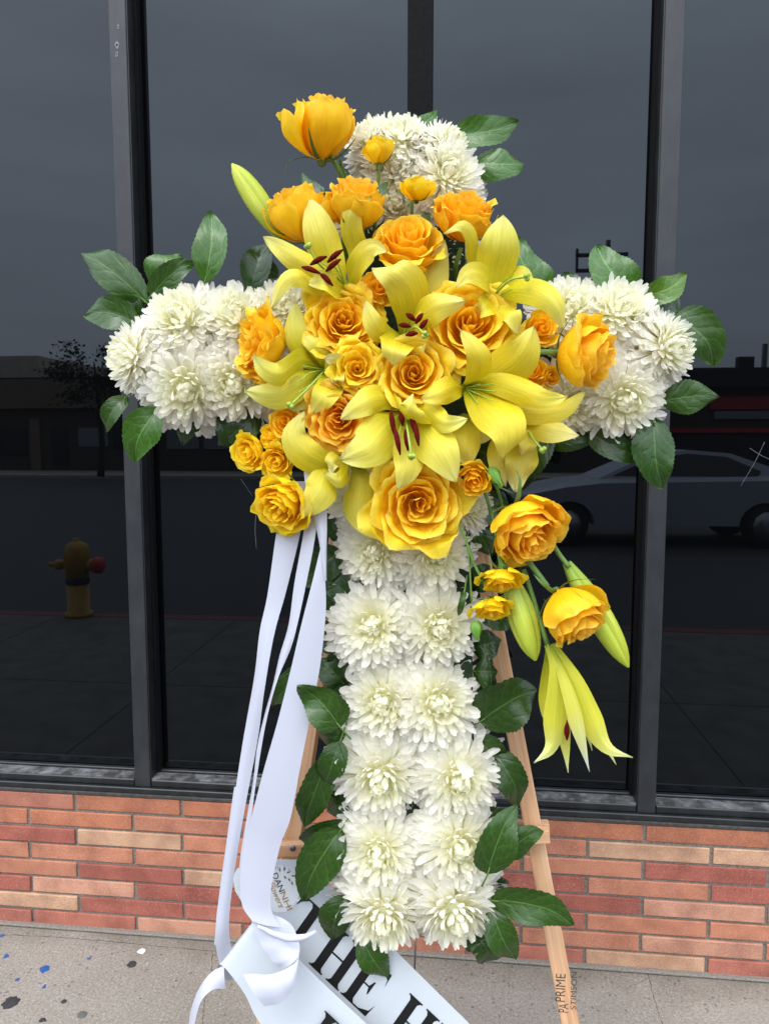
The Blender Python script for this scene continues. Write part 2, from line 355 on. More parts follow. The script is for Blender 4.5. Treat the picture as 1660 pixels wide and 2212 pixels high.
M_SILL = framem('dusty_sill', (0.035, 0.034, 0.033), 0.7, 0.0, 0.22)
M_SILLC = plain('dark_sealant', (0.05, 0.045, 0.042), 0.8, ns=90, amt=0.4)
M_RUBBER = plain('black_gasket', (0.004, 0.004, 0.004), 0.8, ns=90, amt=0.5, Specular_IOR_Level=0.15)
def glassm():
    m, t, b, o = newmat('tinted_glass'); setp(b, Base_Color=(0.0015, 0.0016, 0.0018), Roughness=0.012, IOR=1.52, Specular_IOR_Level=0.5, Specular_Tint=(0.80, 0.90, 1.0))
    n = nzn(t, 1.1, 2); bump(t, b, n.outputs[0], 0.03, 0.01); return m
M_GLASS = glassm()
M_SCRATCH = plain('glass_scratch', (0.16, 0.17, 0.19), 0.6)

# ================================================================ the wall, its windows and the pavement
wx = lambda u, v, y=0.0: on_y(u, v, y).x
walk = box('sidewalk', -14, 14, -0.95, 0.30, -0.14, 0.0, M_WALK); tag(walk, kind='structure')
walk2 = box('outer_sidewalk', -14, 14, -3.40, -0.952, -0.14, 0.0, M_DIMWALK); tag(walk2, kind='structure')  # same pavement, split off so the mirrored part carries the darkened colour
xs0 = (-3.2, 3.2)
# brick parapet: mortar core, bricks of the running bond proud of it
wall = empty('brick_wall', (0, 0, 0), 'low wall of long thin salmon, red and tan bricks under the windows', 'wall')
box('mortar', -3.3, 3.3, 0.006, 0.30, 0.001, 0.402, M_MORTAR, wall)
box('mortar_bed', -3.3, 3.3, -0.014, 0.006, 0.0008, 0.009, M_MORTAR, wall, b=0.003)
PAL = dict(s=(0.46, 0.185, 0.105), o=(0.43, 0.155, 0.078), r=(0.34, 0.098, 0.066), t=(0.53, 0.31, 0.185), d=(0.36, 0.135, 0.085), p=(0.50, 0.245, 0.155), m=(0.39, 0.13, 0.085))
# rows from the top; first letters are the bricks left of the flowers, the last ones those right of them
ROWS = ['dooosooo', 'oosmsstt', 'rtssosrs', 'sssodrsr', 'srtsprps', 'rprssmss', 'trmpssps', 'mmprsmtm']
LB, HB = 0.311, 0.0505
brick_me = {}
def brick_mesh(w, k):
    key = (round(w, 3), k)
    if key not in brick_me:
        r = random.Random(k * 31 + int(w * 1e4))
        vs, fs = box_data(0, w - 0.0090, -0.0, 0.02, 0, HB - 0.0075, 0.0018)
        vs = [(x + r.uniform(-.0012, .0012), y + r.uniform(-.0006, .0006), z + r.uniform(-.0009, .0009)) for x, y, z in vs]
        me = mesh('brick', vs, fs, M_BRICK, smooth=False); fix(me); brick_me[key] = me
    return brick_me[key]
for row in range(8):
    zt = 0.4035 - row * HB
    off = (-1.076 if row % 2 == 0 else -1.218)
    cols = ROWS[row]; rr = random.Random(row)
    for k in range(-6, 14):
        x0 = off + (k - 1) * LB
        if x0 < -3.2 or x0 > 2.9: continue
        ci = k if 0 <= k < len(cols) else rr.randrange(len(cols))
        c = PAL[cols[ci]]; f = rr.uniform(0.92, 1.08)
        M = Matrix.Translation((x0 + 0.005, rr.uniform(-0.0012, 0.0012), zt - HB + 0.0038 + rr.uniform(-.0006, .0006)))
        link('brick', brick_mesh(LB, rr.randrange(4)), wall, None, M, (c[0] * f, c[1] * f, c[2] * f))
# window: sill rails, mullions and panes
win = empty('shop_window', (0, 0, 0.405), 'wide dark shop window in black metal framing above the brick wall', 'window')
def wbox(name, x0, x1, y0, y1, z0, z1, mat, b=0.0, color=None):
    return box(name, x0, x1, y0, y1, z0 - 0.405, z1 - 0.405, mat, win, b)
ZTOP = 3.1
wbox('sill_strip', -3.3, 3.3, -0.002, 0.30, 0.4045, 0.4125, M_SILLC, 0.001)
wbox('lower_rail', -3.3, 3.3, 0.002, 0.12, 0.4128, 0.429, M_FRAME, 0.002)
m1a, m1b = wx(233, 0, 0.012), wx(270, 0, 0.012)
m2a, m2b = wx(1437, 0, 0.012), wx(1480, 0, 0.012)
c1, c2 = wx(880, 100, 0.07), wx(935, 100, 0.07)
for a, b_ in ((-3.3, m1a), (m1b, m2a), (m2b, 3.3)):
    wbox('sill_rail', a + 0.0015, b_ - 0.0015, 0.014, 0.12, 0.4292, 0.449, M_FRAME, 0.0025)
    wbox('sill_top', a + 0.002, b_ - 0.002, 0.017, 0.074, 0.4492, 0.4515, M_SILL)
    wbox('glazing_bead', a + 0.002, b_ - 0.002, 0.058, 0.0735, 0.4517, 0.459, M_FRAME, 0.002)
for a, b_ in ((m1a, m1b), (m2a, m2b)):
    wbox('mullion', a, b_, 0.012, 0.072, 0.4292, ZTOP, M_FACE, 0.0015)
    s0, s1 = (b_, b_ + 0.012) if a < 0 else (a - 0.012, a)
    wbox('gasket', s0 + 0.0003, s1, 0.052, 0.0735, 0.4592, ZTOP, M_RUBBER)
    wbox('mullion_reveal', s0 + 0.0002, s0 + 0.003 if a < 0 else s1 - 0.0002, 0.016, 0.05, 0.4518, ZTOP, M_FRAME) if a < 0 else wbox('mullion_reveal', s1 - 0.003, s1 - 0.0003, 0.016, 0.05, 0.4518, ZTOP, M_FRAME)
wbox('butt_joint', c1, c2, 0.066, 0.0745, 0.46, ZTOP, M_RUBBER, 0.002)
for a, b_ in ((-3.3, m1a), (m1b, (c1 + c2) / 2), ((c1 + c2) / 2, m2a), (m2b, 3.3)):
    wbox('pane', a, b_, GL, GL + 0.008, 0.4517, ZTOP, M_GLASS)
wbox('dark_interior', -3.3, 3.3, 0.09, 0.12, 0.43, ZTOP, M_RUBBER)
wbox('header', -3.3, 3.3, -0.05, 0.30, ZTOP, 4.2, M_FRAME)
def on_glass(pts, r, name='scratch'):
    q = [on_y(u, v, GL - 0.0006) for u, v in pts]
    vs, fs = tube_data(smooth_path(q, 14), r, 5); me = mesh(name, [v - win.location for v in vs], fs, M_SCRATCH); link(name, me, win)
on_glass([(1650, 955), (1628, 1000), (1598, 1050)], 0.00045); on_glass([(1618, 968), (1645, 985), (1680, 1000)], 0.0005)
on_glass([(566, 1045), (556, 1090), (551, 1140), (554, 1186)], 0.0006); on_glass([(520, 1035), (536, 1058), (545, 1072)], 0.0003)
# damaged spot on the left mullion: a patch of bare metal with two screw holes
for (u, v, r) in ((255, 58, 0.006), (252, 117, 0.006), (253, 97, 0.009)):
    p = on_y(u, v, 0.0112); vs = []
    rr = random.Random(u + v)
    for k in range(12): a = k * math.pi / 6; q = r * rr.uniform(.7, 1.2); vs.append((p.x + q * .6 * math.cos(a), 0.0112, p.z - .405 + q * math.sin(a)))
    link('worn_patch', mesh('worn_patch', vs, [tuple(range(12))], M_SCRATCH), win)
    vs = [(p.x + r * .3 * math.cos(k), 0.0108, p.z - .405 + r * .3 * math.sin(k)) for k in range(6)]
    link('screw_hole', mesh('screw_hole', vs, [tuple(range(6))], M_RUBBER), win)

# litter, gum and cracks on the pavement
def splat(name, u, v, rpx, asp, mat, label, cat, group=None, h=0.0015, seed=0, n=26, jag=.25):
    c = on_z(u, v, 0.0); r = random.Random(seed); R_ = rpx * mpp(c) * 1.0
    vs = []; sd_ = r.uniform(0, 50); rr = [R_ * (1 + jag * 1.5 * noise.noise(Vector((math.cos(6.283 * k / n) * 1.6, math.sin(6.283 * k / n) * 1.6, sd_))) + jag * .35 * r.uniform(-1, 1)) for k in range(n)]
    for k in range(n):
        a = 2 * math.pi * k / n; vs.append((rr[k] * asp * math.cos(a), rr[k] * math.sin(a), 0.0))
    for k in range(n):
        a = 2 * math.pi * k / n; vs.append((rr[k] * .85 * asp * math.cos(a), rr[k] * .85 * math.sin(a), h * r.uniform(.8, 1.2)))
    fs = [(k, (k + 1) % n, n + (k + 1) % n, n + k) for k in range(n)] + [tuple(range(n, 2 * n))]
    o = link(name, mesh(name, vs, fs, mat)); o.location = (c.x, c.y, 0.0004); tag(o, label, cat, group)
M_GUM = plain('old_gum', (0.03, 0.03, 0.03), 0.9, ns=200, amt=0.4)
M_BLUE = plain('blue_paint', (0.012, 0.075, 0.26), 0.8, ns=300, amt=.3)
M_PAPER = plain('white_scrap', (0.75, 0.74, 0.8), 0.6)
splat('gum_spot', 24, 2165, 17, 1.0, M_GUM, 'large black flattened gum spot at the bottom left corner of the pavement', 'gum', seed=3)
splat('gum_spot', 285, 2083, 10, 1.0, M_GUM, 'round black gum spot beside the white scrap on the pavement', 'gum', seed=4, jag=.12)
splat('gum_spot', 138, 2164, 6, 1.0, M_GUM, 'small dark gum spot on the pavement between the blue flakes and the frame bottom', 'gum', seed=5)
splat('gum_spot', 93, 2204, 6, 1.3, M_GUM, 'small dark gum spot on the pavement at the lower edge of the photo', 'gum', seed=6)
splat('stone_spot', 178, 2192, 11, 1.0, plain('grey_stone', (0.11, 0.11, 0.10), 0.9), 'oval grey stone in the pavement left of the ribbon end', 'stone', seed=7, jag=.15)
for i, (u, v, r, lab) in enumerate([(98, 2094, 9, 'largest blue paint fleck on the pavement at the left'), (13, 2066, 6, 'blue paint fleck near the left edge of the pavement'), (192, 2071, 4.5, 'small blue paint fleck left of the white scrap'),
        (4, 2022, 5, 'blue paint fleck at the foot of the wall by the left edge'), (38, 2116, 5, 'thin blue paint fleck below the largest fleck on its left'), (95, 2132, 4.5, 'small blue paint fleck right under the largest fleck')]):
    splat('paint_fleck', u, v, r, 1.0, M_BLUE, lab, 'paint fleck', 'blue paint flecks on the pavement', 0.0005, seed=20 + i, n=13, jag=.6)
splat('paint_fleck', 1480, 2086, 9, .25, plain('blue_grey_paint', (0.08, 0.12, 0.3), .7), 'slim blue grey paint streak on the pavement right of the easel', 'paint fleck', None, 0.0005, seed=40, jag=.3)
splat('paper_scrap', 306, 2055, 8, 1.2, M_PAPER, 'tiny white petal scrap lying on the pavement', 'scrap', None, 0.002, seed=31, n=7)
def crack(pts, r, parent_name='crack'):
    q = [on_z(u, v, 0.0003) for u, v in pts]; rr = random.Random(len(pts)); path = smooth_path(q, 40)
    vs = []; fs = []
    for i, p in enumerate(path):
        t = (path[min(i + 1, 39)] - path[max(i - 1, 0)]).normalized(); s = Vector((-t.y, t.x, 0)); w = r * rr.uniform(.3, 1.3)
        j = s * rr.uniform(-r, r) * 1.6; vs += [p + s * w + j, p - s * w + j]
    fs = [(2 * i, 2 * i + 1, 2 * i + 3, 2 * i + 2) for i in range(39)]
    link('crack', mesh('crack', [v - walk.location for v in vs], fs, M_GUM), walk)
crack([(838 / 1.823, 2052), (455, 2110), (443, 2160), (437, 2215)], 0.0008)
crack([(1388, 2075), (1400, 2110), (1410, 2150), (1430, 2215)], 0.0008)
crack([(0, 2018), (160, 2027), (400, 2049), (560, 2062)], 0.0009)
crack([(1400, 2112), (1380, 2122), (1350, 2135)], 0.0005)

# ================================================================ the street behind the camera, seen only in the glass
road = box('road', -60, 60, -27.0, -3.56, -0.60, -0.13, M_ASPH); tag(road, kind='structure')
M_RED = plain('red_kerb_paint', (0.12, 0.022, 0.02), 0.7, ns=20, amt=.3)
kerb = box('kerb', -60, 60, -3.555, -3.402, -0.6, 0.001, M_RED, b=0.015); tag(kerb, kind='structure')
ground = box('ground', -200, 200, -220, 60, -1.2, -0.61, M_ASPH); tag(ground, kind='structure')
far_walk = box('far_sidewalk', -60, 60, -31.9, -27.002, -0.6, 0.0, M_WALK); tag(far_walk, kind='structure')
for x in (-3.2, -1.75, -0.3, 1.15, 2.6):      # tooled joints
    box('joint', x - .004, x + .004, -3.399, -0.96, 0.0002, 0.0008, M_GUM, walk2)
box('joint', -13.9, 13.9, -1.905, -1.897, 0.0002, 0.0007, M_GUM, walk2)
M_YEL = plain('hydrant_yellow', (0.36, 0.19, 0.01), 0.5, ns=25, amt=.15)
M_REDP = plain('hydrant_red', (0.45, 0.02, 0.02), 0.5); M_NAVY = plain('navy_band', (0.01, 0.015, 0.04), .5)
hp = on_z(172, 1330, 0.0); hp = Vector((hp.x, 2 * GL - hp.y, 0)); q = CAM + ray(172, 1163) * ((hp - Vector((0, 2 * GL + 0, 0))).length)
hyd = empty('fire_hydrant', hp, 'yellow fire hydrant with red cap reflected in the left window pane', 'hydrant')
HH = behind(172, 1163, hp.y).z
def lz(name, prof, mat, parent, M=None, n=20):
    vs, fs = lathe_data(prof, n); me = mesh(name, vs, fs, mat, smooth=True); fix(me); me.shade_smooth(); return link(name, me, parent, None, M)
lz('barrel', [(.11, 0), (.11, .03), (.085, .035), (.085, HH * .42)], M_YEL, hyd)
lz('band', [(.088, HH * .42), (.09, HH * .43), (.09, HH * .50), (.088, HH * .51)], M_NAVY, hyd)
lz('bonnet', [(.085, HH * .51), (.085, HH * .60), (.1, HH * .62), (.1, HH * .80), (.095, HH * .86), (.075, HH * .93), (.035, HH * .96), (.025, HH * .97), (.025, HH)], M_YEL, hyd)
side = Matrix.Translation((0, 0, HH * .66)) @ Matrix.Rotation(rad(90), 4, 'Y')
lz('nozzle', [(.05, .08), (.05, .15)], M_YEL, hyd, side)
lz('nozzle_cap', [(.062, .15), (.066, .16), (.066, .20), (.03, .22)], M_REDP, hyd, side)
side2 = Matrix.Translation((0, 0, HH * .66)) @ Matrix.Rotation(rad(-90), 4, 'Y')
lz('nozzle', [(.035, .08), (.035, .13), (.042, .135), (.042, .17), (.02, .19), (.02, .23)], M_YEL, hyd, side2)
# silver car
def car():
    yc = -9.6; a = behind(1205, 1130, yc).x; b = behind(1607, 1130, yc).x
    wb = b - a; k = wb / 2.85; root = empty('parked_car', ((a + b) / 2, yc, -0.13), 'silver coupe on the road reflected in the right window pane', 'car')
    M_CAR = plain('silver_paint', (0.30, 0.31, 0.35), .35, .2); M_CG = plain('car_glass', (.004, .004, .005), .1); M_TY = plain('tyre_rubber', (.006, .006, .006), .8); M_RIM = plain('alloy', (.3, .3, .3), .3, .8)
    top = [(-2.32, .45), (-2.30, .68), (-2.1, .80), (-1.5, .93), (-.95, 1.0), (1.35, 1.05), (2.0, 1.08), (2.32, .98), (2.38, .6), (2.3, .35)]
    def arch(cx): return [(cx + .38 * math.cos(t), .33 + .38 * math.sin(t)) for t in [rad(x) for x in range(0, 181, 20)]]
    prof = [(-2.25, .25)] + top + [(2.2, .25)] + [p for p in arch(1.425)] + [p for p in arch(-1.425)]
    vs = []; n = len(prof)
    for w, sc in ((-.9, .97), (-.80, 1.0), (.80, 1.0), (.9, .97)):
        for x, z in prof: vs.append((x * k * sc, w * k, (z if abs(w) < .85 else .3 + (z - .3) * .92) * k))
    fs = [(j * n + i, j * n + (i + 1) % n, (j + 1) * n + (i + 1) % n, (j + 1) * n + i) for j in range(3) for i in range(n)]
    fs += [tuple(range(n)), tuple(range(3 * n, 4 * n))[::-1]]
    me = mesh('body', vs, fs, M_CAR, smooth=False); fix(me); link('body', me, root)
    gh = [(-.98, 1.0), (-.2, 1.36), (.35, 1.43), (.95, 1.38), (1.75, 1.09), (1.5, 1.0)]
    def loft(name, pr, ws, mat, grow=0):
        n = len(pr); vs = []
        for w, tp in ws:
            for x, z in pr: vs.append((x * k, (w - (z - 1.0) * tp * (1 if w > 0 else -1)) * k, z * k))
        fs = [(i, (i + 1) % n, n + (i + 1) % n, n + i) for i in range(n)] + [tuple(range(n))[::-1], tuple(range(n, 2 * n))]
        me = mesh(name, vs, fs, mat, smooth=False); fix(me); link(name, me, root)
    loft('cabin', gh, ((-.78, .5), (.78, .5)), M_CAR)
    for s in (-1, 1):
        loft('side_window', [(-.75, 1.05), (-.18, 1.31), (.35, 1.375), (.9, 1.33), (1.35, 1.12), (1.3, 1.05)], ((s * .785, .5), (s * .79, .5)), M_CG)
    for x in (-1.425, 1.425):
        for s in (-1, 1):
            M = Matrix.Translation((x * k, s * .78 * k, .33 * k)) @ Matrix.Rotation(rad(90), 4, 'X')
            w = lz('wheel', [(.22 * k, -.11 * k), (.325 * k, -.10 * k), (.34 * k, 0), (.325 * k, .10 * k), (.22 * k, .11 * k)], M_TY, root, M, 24)
            lz('rim', [(.05 * k, -.115 * k), (.22 * k, -.112 * k), (.22 * k, .112 * k), (.05 * k, .115 * k)], M_RIM, w, None, 10)
car()
# buildings over the road
M_W1 = plain('cream_wall', (0.42, 0.37, 0.30), .9, ns=3, amt=.15); M_W2 = plain('brown_fascia', (0.17, 0.12, 0.085), .9, ns=3, amt=.1); M_W3 = plain('dark_brown_wall', (0.055, 0.045, 0.04), .9, ns=3, amt=.2)
M_WD = plain('dark_shop_glass', (.01, .012, .014), .15); M_WP = plain('pale_blind', (.16, .18, .2), .7); M_ROOF = plain('dark_roof', (.02, .02, .022), .9); M_SIGNR = plain('red_sign', (.35, .015, .02), .5)
YB = -32.0
def facade(name, label, parts):
    x = sum(p[1] for p in parts[:1]); root = empty(name, (behind(parts[0][1], 950, YB).x, YB, 0), label, 'building')
    for nm, u0, v0, u1, v1, mat, dy in parts:
        a = behind(u0, v0, YB); b = behind(u1, v1, YB); x0, x1 = sorted((a.x, b.x)); z0, z1 = sorted((a.z, b.z))
        if z0 < 0.2: z0 = 0.0
        box(nm, x0 - root.location.x, x1 - root.location.x, -(6 if nm in ('wall', 'parapet') else 0.02) , dy, z0, z1, mat, root)
facade('shop_building', 'low cream and brown shop building reflected in the left pane', [
    ('wall', -200, 818, 690, 1023, M_W3, 0.0), ('parapet', -200, 772, 85, 818, M_W1, 0.0), ('parapet', 85, 795, 690, 819, M_W1, 0.0),
    ('fascia', -200, 822, 690, 880, M_W2, 0.3), ('shop_door', 112, 925, 150, 1005, M_WD, .05), ('window', 170, 925, 235, 965, M_WP, .05), ('window', 245, 925, 320, 970, M_WD, .05),
    ('window', -60, 925, 60, 985, M_WD, .05), ('window', 360, 925, 430, 970, M_WP, .05), ('window', 440, 925, 520, 970, M_WP, .05), ('window', 540, 925, 640, 970, M_WD, .05), ('pillar', 66, 905, 92, 1010, M_W2, .1)])
facade('tyre_shop_building', 'dark roofed shop with red sign band reflected in the right pane', [
    ('wall', 1130, 830, 2300, 1045, M_W3, 0.0), ('roof', 1430, 798, 2300, 832, M_ROOF, .6), ('sign_board', 1530, 858, 1800, 884, M_SIGNR, .2), ('sign_board', 1540, 889, 1800, 905, M_WP, .15),
    ('red_edge', 1380, 926, 2300, 934, M_SIGNR, .8), ('pillar', 1400, 934, 1440, 1045, M_W2, .1), ('doorway', 1450, 940, 1700, 1040, M_WD, .05), ('chimney', 1588, 772, 1620, 798, M_ROOF, .4)])
facade('distant_building', 'plain grey building reflected between the two shops', [('wall', 740, 850, 1100, 1030, M_W3, -1.0), ('fascia', 740, 850, 1100, 880, M_W2, -.8), ('window', 780, 925, 900, 980, M_WD, -.9)])
def pole(name, u0, vtop, y, arms, label):
    b = behind(u0, 957, y); root = empty(name, (b.x, y, 0), label, 'pole'); zt = behind(u0, vtop, y).z
    tube('post', [Vector((b.x, y, 0)), Vector((b.x, y, zt))], [.16, .12], M_WD, root, 8)
    for (ua, ub, v) in arms:
        a = behind(ua, v, y); c = behind(ub, v, y); box('crossarm', a.x - b.x, c.x - b.x, -.2, -.05, a.z - .08, a.z + .08, M_WD, root)
    if len(arms) > 1:
        a = behind(arms[0][0] + 3, arms[0][2], y); c = behind(arms[0][0] + 3, arms[1][2], y); z0, z1 = sorted((a.z, c.z)); box('brace', a.x - b.x - .06, a.x - b.x + .06, -.2, -.05, z0, z1 + .3, M_WD, root)
pole('utility_pole', 1300, 520, -34.5, [(1243, 1356, 551), (1243, 1356, 584)], 'wooden utility pole with two crossarms reflected above the right arm')
pole('antenna_mast', 1641, 742, -33.5, [], 'thin mast on the skyline reflected at the right edge')
# street tree (many small leaves)
def tree():
    y = -26.0; b = behind(215, 957, y); root = empty('street_tree', (b.x, y, 0), 'dark leafy street tree reflected left of the flower cross', 'tree')
    M_BARK = plain('bark', (.03, .022, .016), .9); M_TL = plain('tree_leaf', (.02, .04, .012), .7)
    top = behind(190, 725, y); tube('trunk', [Vector((b.x, y, 0)), Vector((b.x + .1, y, 1.6)), Vector((b.x - .1, y, top.z * .8))], [.16, .12, .04], M_BARK, root, 8, 8)
    vs = []; fs = []; r = random.Random(5)
    for k in range(26):
        u = r.uniform(125, 300); v = r.uniform(735, 880); c = behind(u, v, y); c.y += r.uniform(-1, 1); R_ = r.uniform(.25, .55)
        for j in range(90):
            d = Vector((r.gauss(0, 1), r.gauss(0, 1), r.gauss(0, .7))) * R_ * .6; p = c + d - root.location
            a = Vector((r.uniform(-1, 1), r.uniform(-1, 1), r.uniform(-1, 1))).normalized() * .09; q = a.orthogonal().normalized() * .05; i = len(vs)
            vs += [p - a, p + q, p + a, p - q]; fs.append((i, i + 1, i + 2, i + 3))
    link('crown', mesh('crown', vs, fs, M_TL, smooth=False), root)
tree()

# ================================================================ builders of flowers and leaves
def grid_mesh(name, rows, mat, parent, uvrows=None, color=None):
    nu = len(rows[0]); nv = len(rows); org = parent.location if parent is not None else Vector((0, 0, 0))
    vs = [p - org for r in rows for p in r]
    uv = [(i / (nu - 1), j / (nv - 1)) for j in range(nv) for i in range(nu)]
    return link(name, mesh(name, vs, grid_faces(nu, nv), mat, uv), parent, color=color)
def blade(name, pts, width, wprof, mat, parent, nu=9, nv=14, cup=0.25, groove=0.0, ruffle=0.0, serr=0.0, twist=(0, 0), seed=0, color=None, wdir=None, rf=3.0):
    """a petal or leaf: spine through pts (world), full width in metres, wprof(t) 0..1"""
    r = random.Random(seed); sp = smooth_path([Vector(p) for p in pts], nv); ch = (sp[-1] - sp[0]).normalized()
    if wprof is leaf_w:
        q_ = r.uniform(.66, .98); q2 = r.uniform(.60, .85); wprof = lambda t: max(.02, math.sin(math.pi * t ** q_) ** q2 * (1 - .22 * t) * (1 + .10 * noise.noise(Vector((t * 3.5, seed * .7, 0)))))
    w0 = wdir if wdir else ch.cross(BK).normalized(); rows = []; ph = r.uniform(0, 6)
    acc = 0; seg = [0]
    for i in range(1, nv): acc += (sp[i] - sp[i - 1]).length; seg.append(acc)
    for j in range(nv):
        t = seg[j] / acc; T = (sp[min(j + 1, nv - 1)] - sp[max(j - 1, 0)]).normalized()
        Sd = (w0 - T * w0.dot(T)); Sd = Sd.normalized() if Sd.length > 1e-4 else w0
        Nn = Sd.cross(T).normalized()
        tw = rad(twist[0] + (twist[1] - twist[0]) * t); S2 = Sd * math.cos(tw) + Nn * math.sin(tw); N2 = Nn * math.cos(tw) - Sd * math.sin(tw)
        hw = width * 0.5 * wprof(t); row = []
        for i in range(nu):
            s = 2 * i / (nu - 1) - 1; e = 1.0
            if serr and abs(s) > .99: e += serr * (1 if j % 2 else -1)
            h = cup * hw * s * s - groove * math.exp(-(s / .18) ** 2) * width * .5
            h += ruffle * width * s * abs(s) * math.sin(ph + t * rf * 2 * math.pi + (2.1 if s > 0 else 0))
            h += ruffle * width * .35 * noise.noise(Vector((s * 1.3, t * 3, seed * 1.7)))
            row.append(sp[j] + S2 * (s * hw * e) + N2 * h)
        rows.append(row)
    return grid_mesh(name, rows, mat, parent, color=color)
def lily_w(t): return max(0.03, max(.30 * (1 - t * 2), math.sin(math.pi * min(1, t) ** .98) ** .72))
def leaf_w(t): return max(0.02, math.sin(math.pi * t ** .82) ** .72 * (1 - .22 * t))
def sepal_w(t): return max(0.03, (1 - t) ** .7 * min(1, .5 + t * 4))
# ---- chrysanthemum petals: a small library of shared meshes
def mum_petal(k1, tip, tw, seed):
    r = random.Random(seed); nu, nv = 5, 8; vs = []
    for j in range(nv):
        t = j / (nv - 1); w = .072 * (.40 + .60 * math.sin(math.pi * min(1, .10 + t * .62))) * (1 if t < .84 else math.sqrt(max(.16, 1 - ((t - .84) / .175) ** 2)))
        z = k1 * t * t + tip * max(0, t - .7) ** 2 * 4; x = t - abs(k1) * t ** 3 * .35; yb = tw * t * t
        for i in range(nu):
            s = 2 * i / (nu - 1) - 1; vs.append((x + .0 * s, yb + s * w, z + .55 * w * s * s + (.12 * w if i == 2 and t > .2 else 0)))
    uv = [(i / (nu - 1), j / (nv - 1)) for j in range(nv) for i in range(nu)]
    return mesh('petal', vs, grid_faces(nu, nv), M_MUM, uv)
PET = {'in': [mum_petal(.48, .3, random.Random(i).uniform(-.08, .08), i) for i in range(5)],
       'mid': [mum_petal(.20, .35, random.Random(i + 9).uniform(-.08, .08), i) for i in range(5)],
       'out': [mum_petal(-.10, .5, random.Random(i + 19).uniform(-.07, .07), i) for i in range(5)],
       'drop': [mum_petal(-.26, .25, random.Random(i + 29).uniform(-.07, .07), i) for i in range(4)]}
def mum(u, v, rpx, face, label, d=0.0, n=294, seed=0, green=0.0, flat=0.0, grp='white chrysanthemums covering the cross'):
    r = random.Random(seed + int(u) * 7 + int(v)); c = P(u, v, d); R_ = rpx * 1.21 * r.uniform(.97, 1.05) * mpp(c); A = (fdir(*face) + Vector((r.gauss(0, .06), 0, r.gauss(0, .06)))).normalized()
    c = c - A * (R_ * .14)
    root = empty('chrysanthemum', c, label, 'chrysanthemum', grp)
    E1 = A.orthogonal().normalized(); E2 = A.cross(E1)
    for k in range(n):
        t = (k + .5) / n; th = math.acos(1 - t ** 1.12 * .86); th = abs(th + r.uniform(-.06, .06))
        az = k * 2.39996 + r.uniform(-.16, .16); rl = E1 * math.cos(az) + E2 * math.sin(az)
        ph = th + (.72 * min(1, max(0, t - .03) * 3.2) - .30 * max(0, .10 - t) * 10) * r.uniform(.8, 1.15)   # inner petals lean in, the others lie back on the dome
        ph = min(ph, 1.86 + r.uniform(-.12, .12))
        X = A * math.cos(ph) + rl * math.sin(ph); Z = A * math.sin(ph) - rl * math.cos(ph)
        ro = r.uniform(-.38, .38); Y = Z.cross(X); Y2 = Y * math.cos(ro) + Z * math.sin(ro); Z2 = Z * math.cos(ro) - Y * math.sin(ro)
        Ln = R_ * (.26 + .47 * t ** .9) * r.uniform(.80, 1.14)
        kind = 'in' if t < .12 else 'mid' if t < .45 else 'out' if (t < .86 or r.random() < .5) else 'drop'
        wd = R_ * (.46 + .52 * t ** .8) * r.uniform(.80, 1.15) * 1.18
        M = frame(X * Ln, Y2 * wd, Z2 * Ln, A * (R_ * (.42 * math.cos(th) - .08)) + rl * (R_ * .36 * math.sin(th)))
        g = max(0, 1 - t * 2.6) * (.5 + green); f = r.uniform(.95, 1.0)
        link('petal', r.choice(PET[kind]), root, None, M, (f * (1 - .05 * g), f * (1 - .04 * g), f * (1 - .30 * g)))
    core = [(0.001, -.16 * R_), (.26 * R_, -.12 * R_), (.33 * R_, .04 * R_), (.26 * R_, .20 * R_), (.05 * R_, .33 * R_)]
    vs, fs = lathe_data(core, 12); me = mesh('flower_core', vs, fs, M_CORE); link('flower_core', me, root, None, frame(E1, E2, A, (0, 0, 0)))
    return root
M_CORE = plain('flower_core', (0.75, 0.75, 0.50), .8)
# ---- roses
def rose_petal(k, f, O, H, r, flare=0.0, nu=14, nv=11, cr=1.0):
    ph = k * 2.39996 + r.uniform(-.15, .15); rows = []; rt = .05 + (.44 + .62 * O) * f ** .80; w = 1.45 - (.40 + .32 * O) * f; w *= r.uniform(.9, 1.1)
    zt = H * (.52 - (.42 * O + .05) * f ** 1.8) + r.uniform(-.04, .04); zb = -H * .62; rb = .07 + .06 * f
    curl = (.05 + .32 * f * O + .10 * (1 - O) * (f > .6)) * (f > .18) + flare * .5; sd = r.uniform(0, 90); nickA = r.uniform(-1, 1)
    for j in range(nv):
        t0 = (j / (nv - 1)) ** .85; row = []
        for i in range(nu):
            s = 2 * i / (nu - 1) - 1
            tm = 1 - .26 * abs(s) ** 3.0 + .045 * math.exp(-(s * 3) ** 2) * (f > .3) + (.05 * noise.noise(Vector((s * 3.2, sd, 1)))) * (.4 + f)
            t = t0 * tm; a = ph + s * w * (.42 + .58 * min(1, t * 1.7) ** .8) * (1 if f < .3 else 1)
            bul = (.34 - .24 * O) * f * math.sin(math.pi * min(1, t) ** 1.35)
            R_ = rb + (rt - rb) * t ** .62 + bul; R_ *= 1 + .17 * s * (1 - .45 * f)
            z = zb + (zt - zb) * t ** (1.05 + .35 * O * f)
            c = max(0, t - .80) / .2; R_ += curl * .38 * c * c; z -= curl * .42 * c ** 2.2
            am = (.02 + .075 * f) * t * t * cr; R_ += am * noise.noise(Vector((s * 2.6, t * 2.2, sd))) * 1.6; z += am * noise.noise(Vector((s * 3.4, t * 2, sd + 40))) * 1.7
            z -= flare * .55 * max(0, t - .35) ** 1.4; R_ += flare * .65 * max(0, t - .3) ** 1.2
            row.append(Vector((R_ * math.cos(a), R_ * math.sin(a), z)))
        rows.append(row)
    return rows
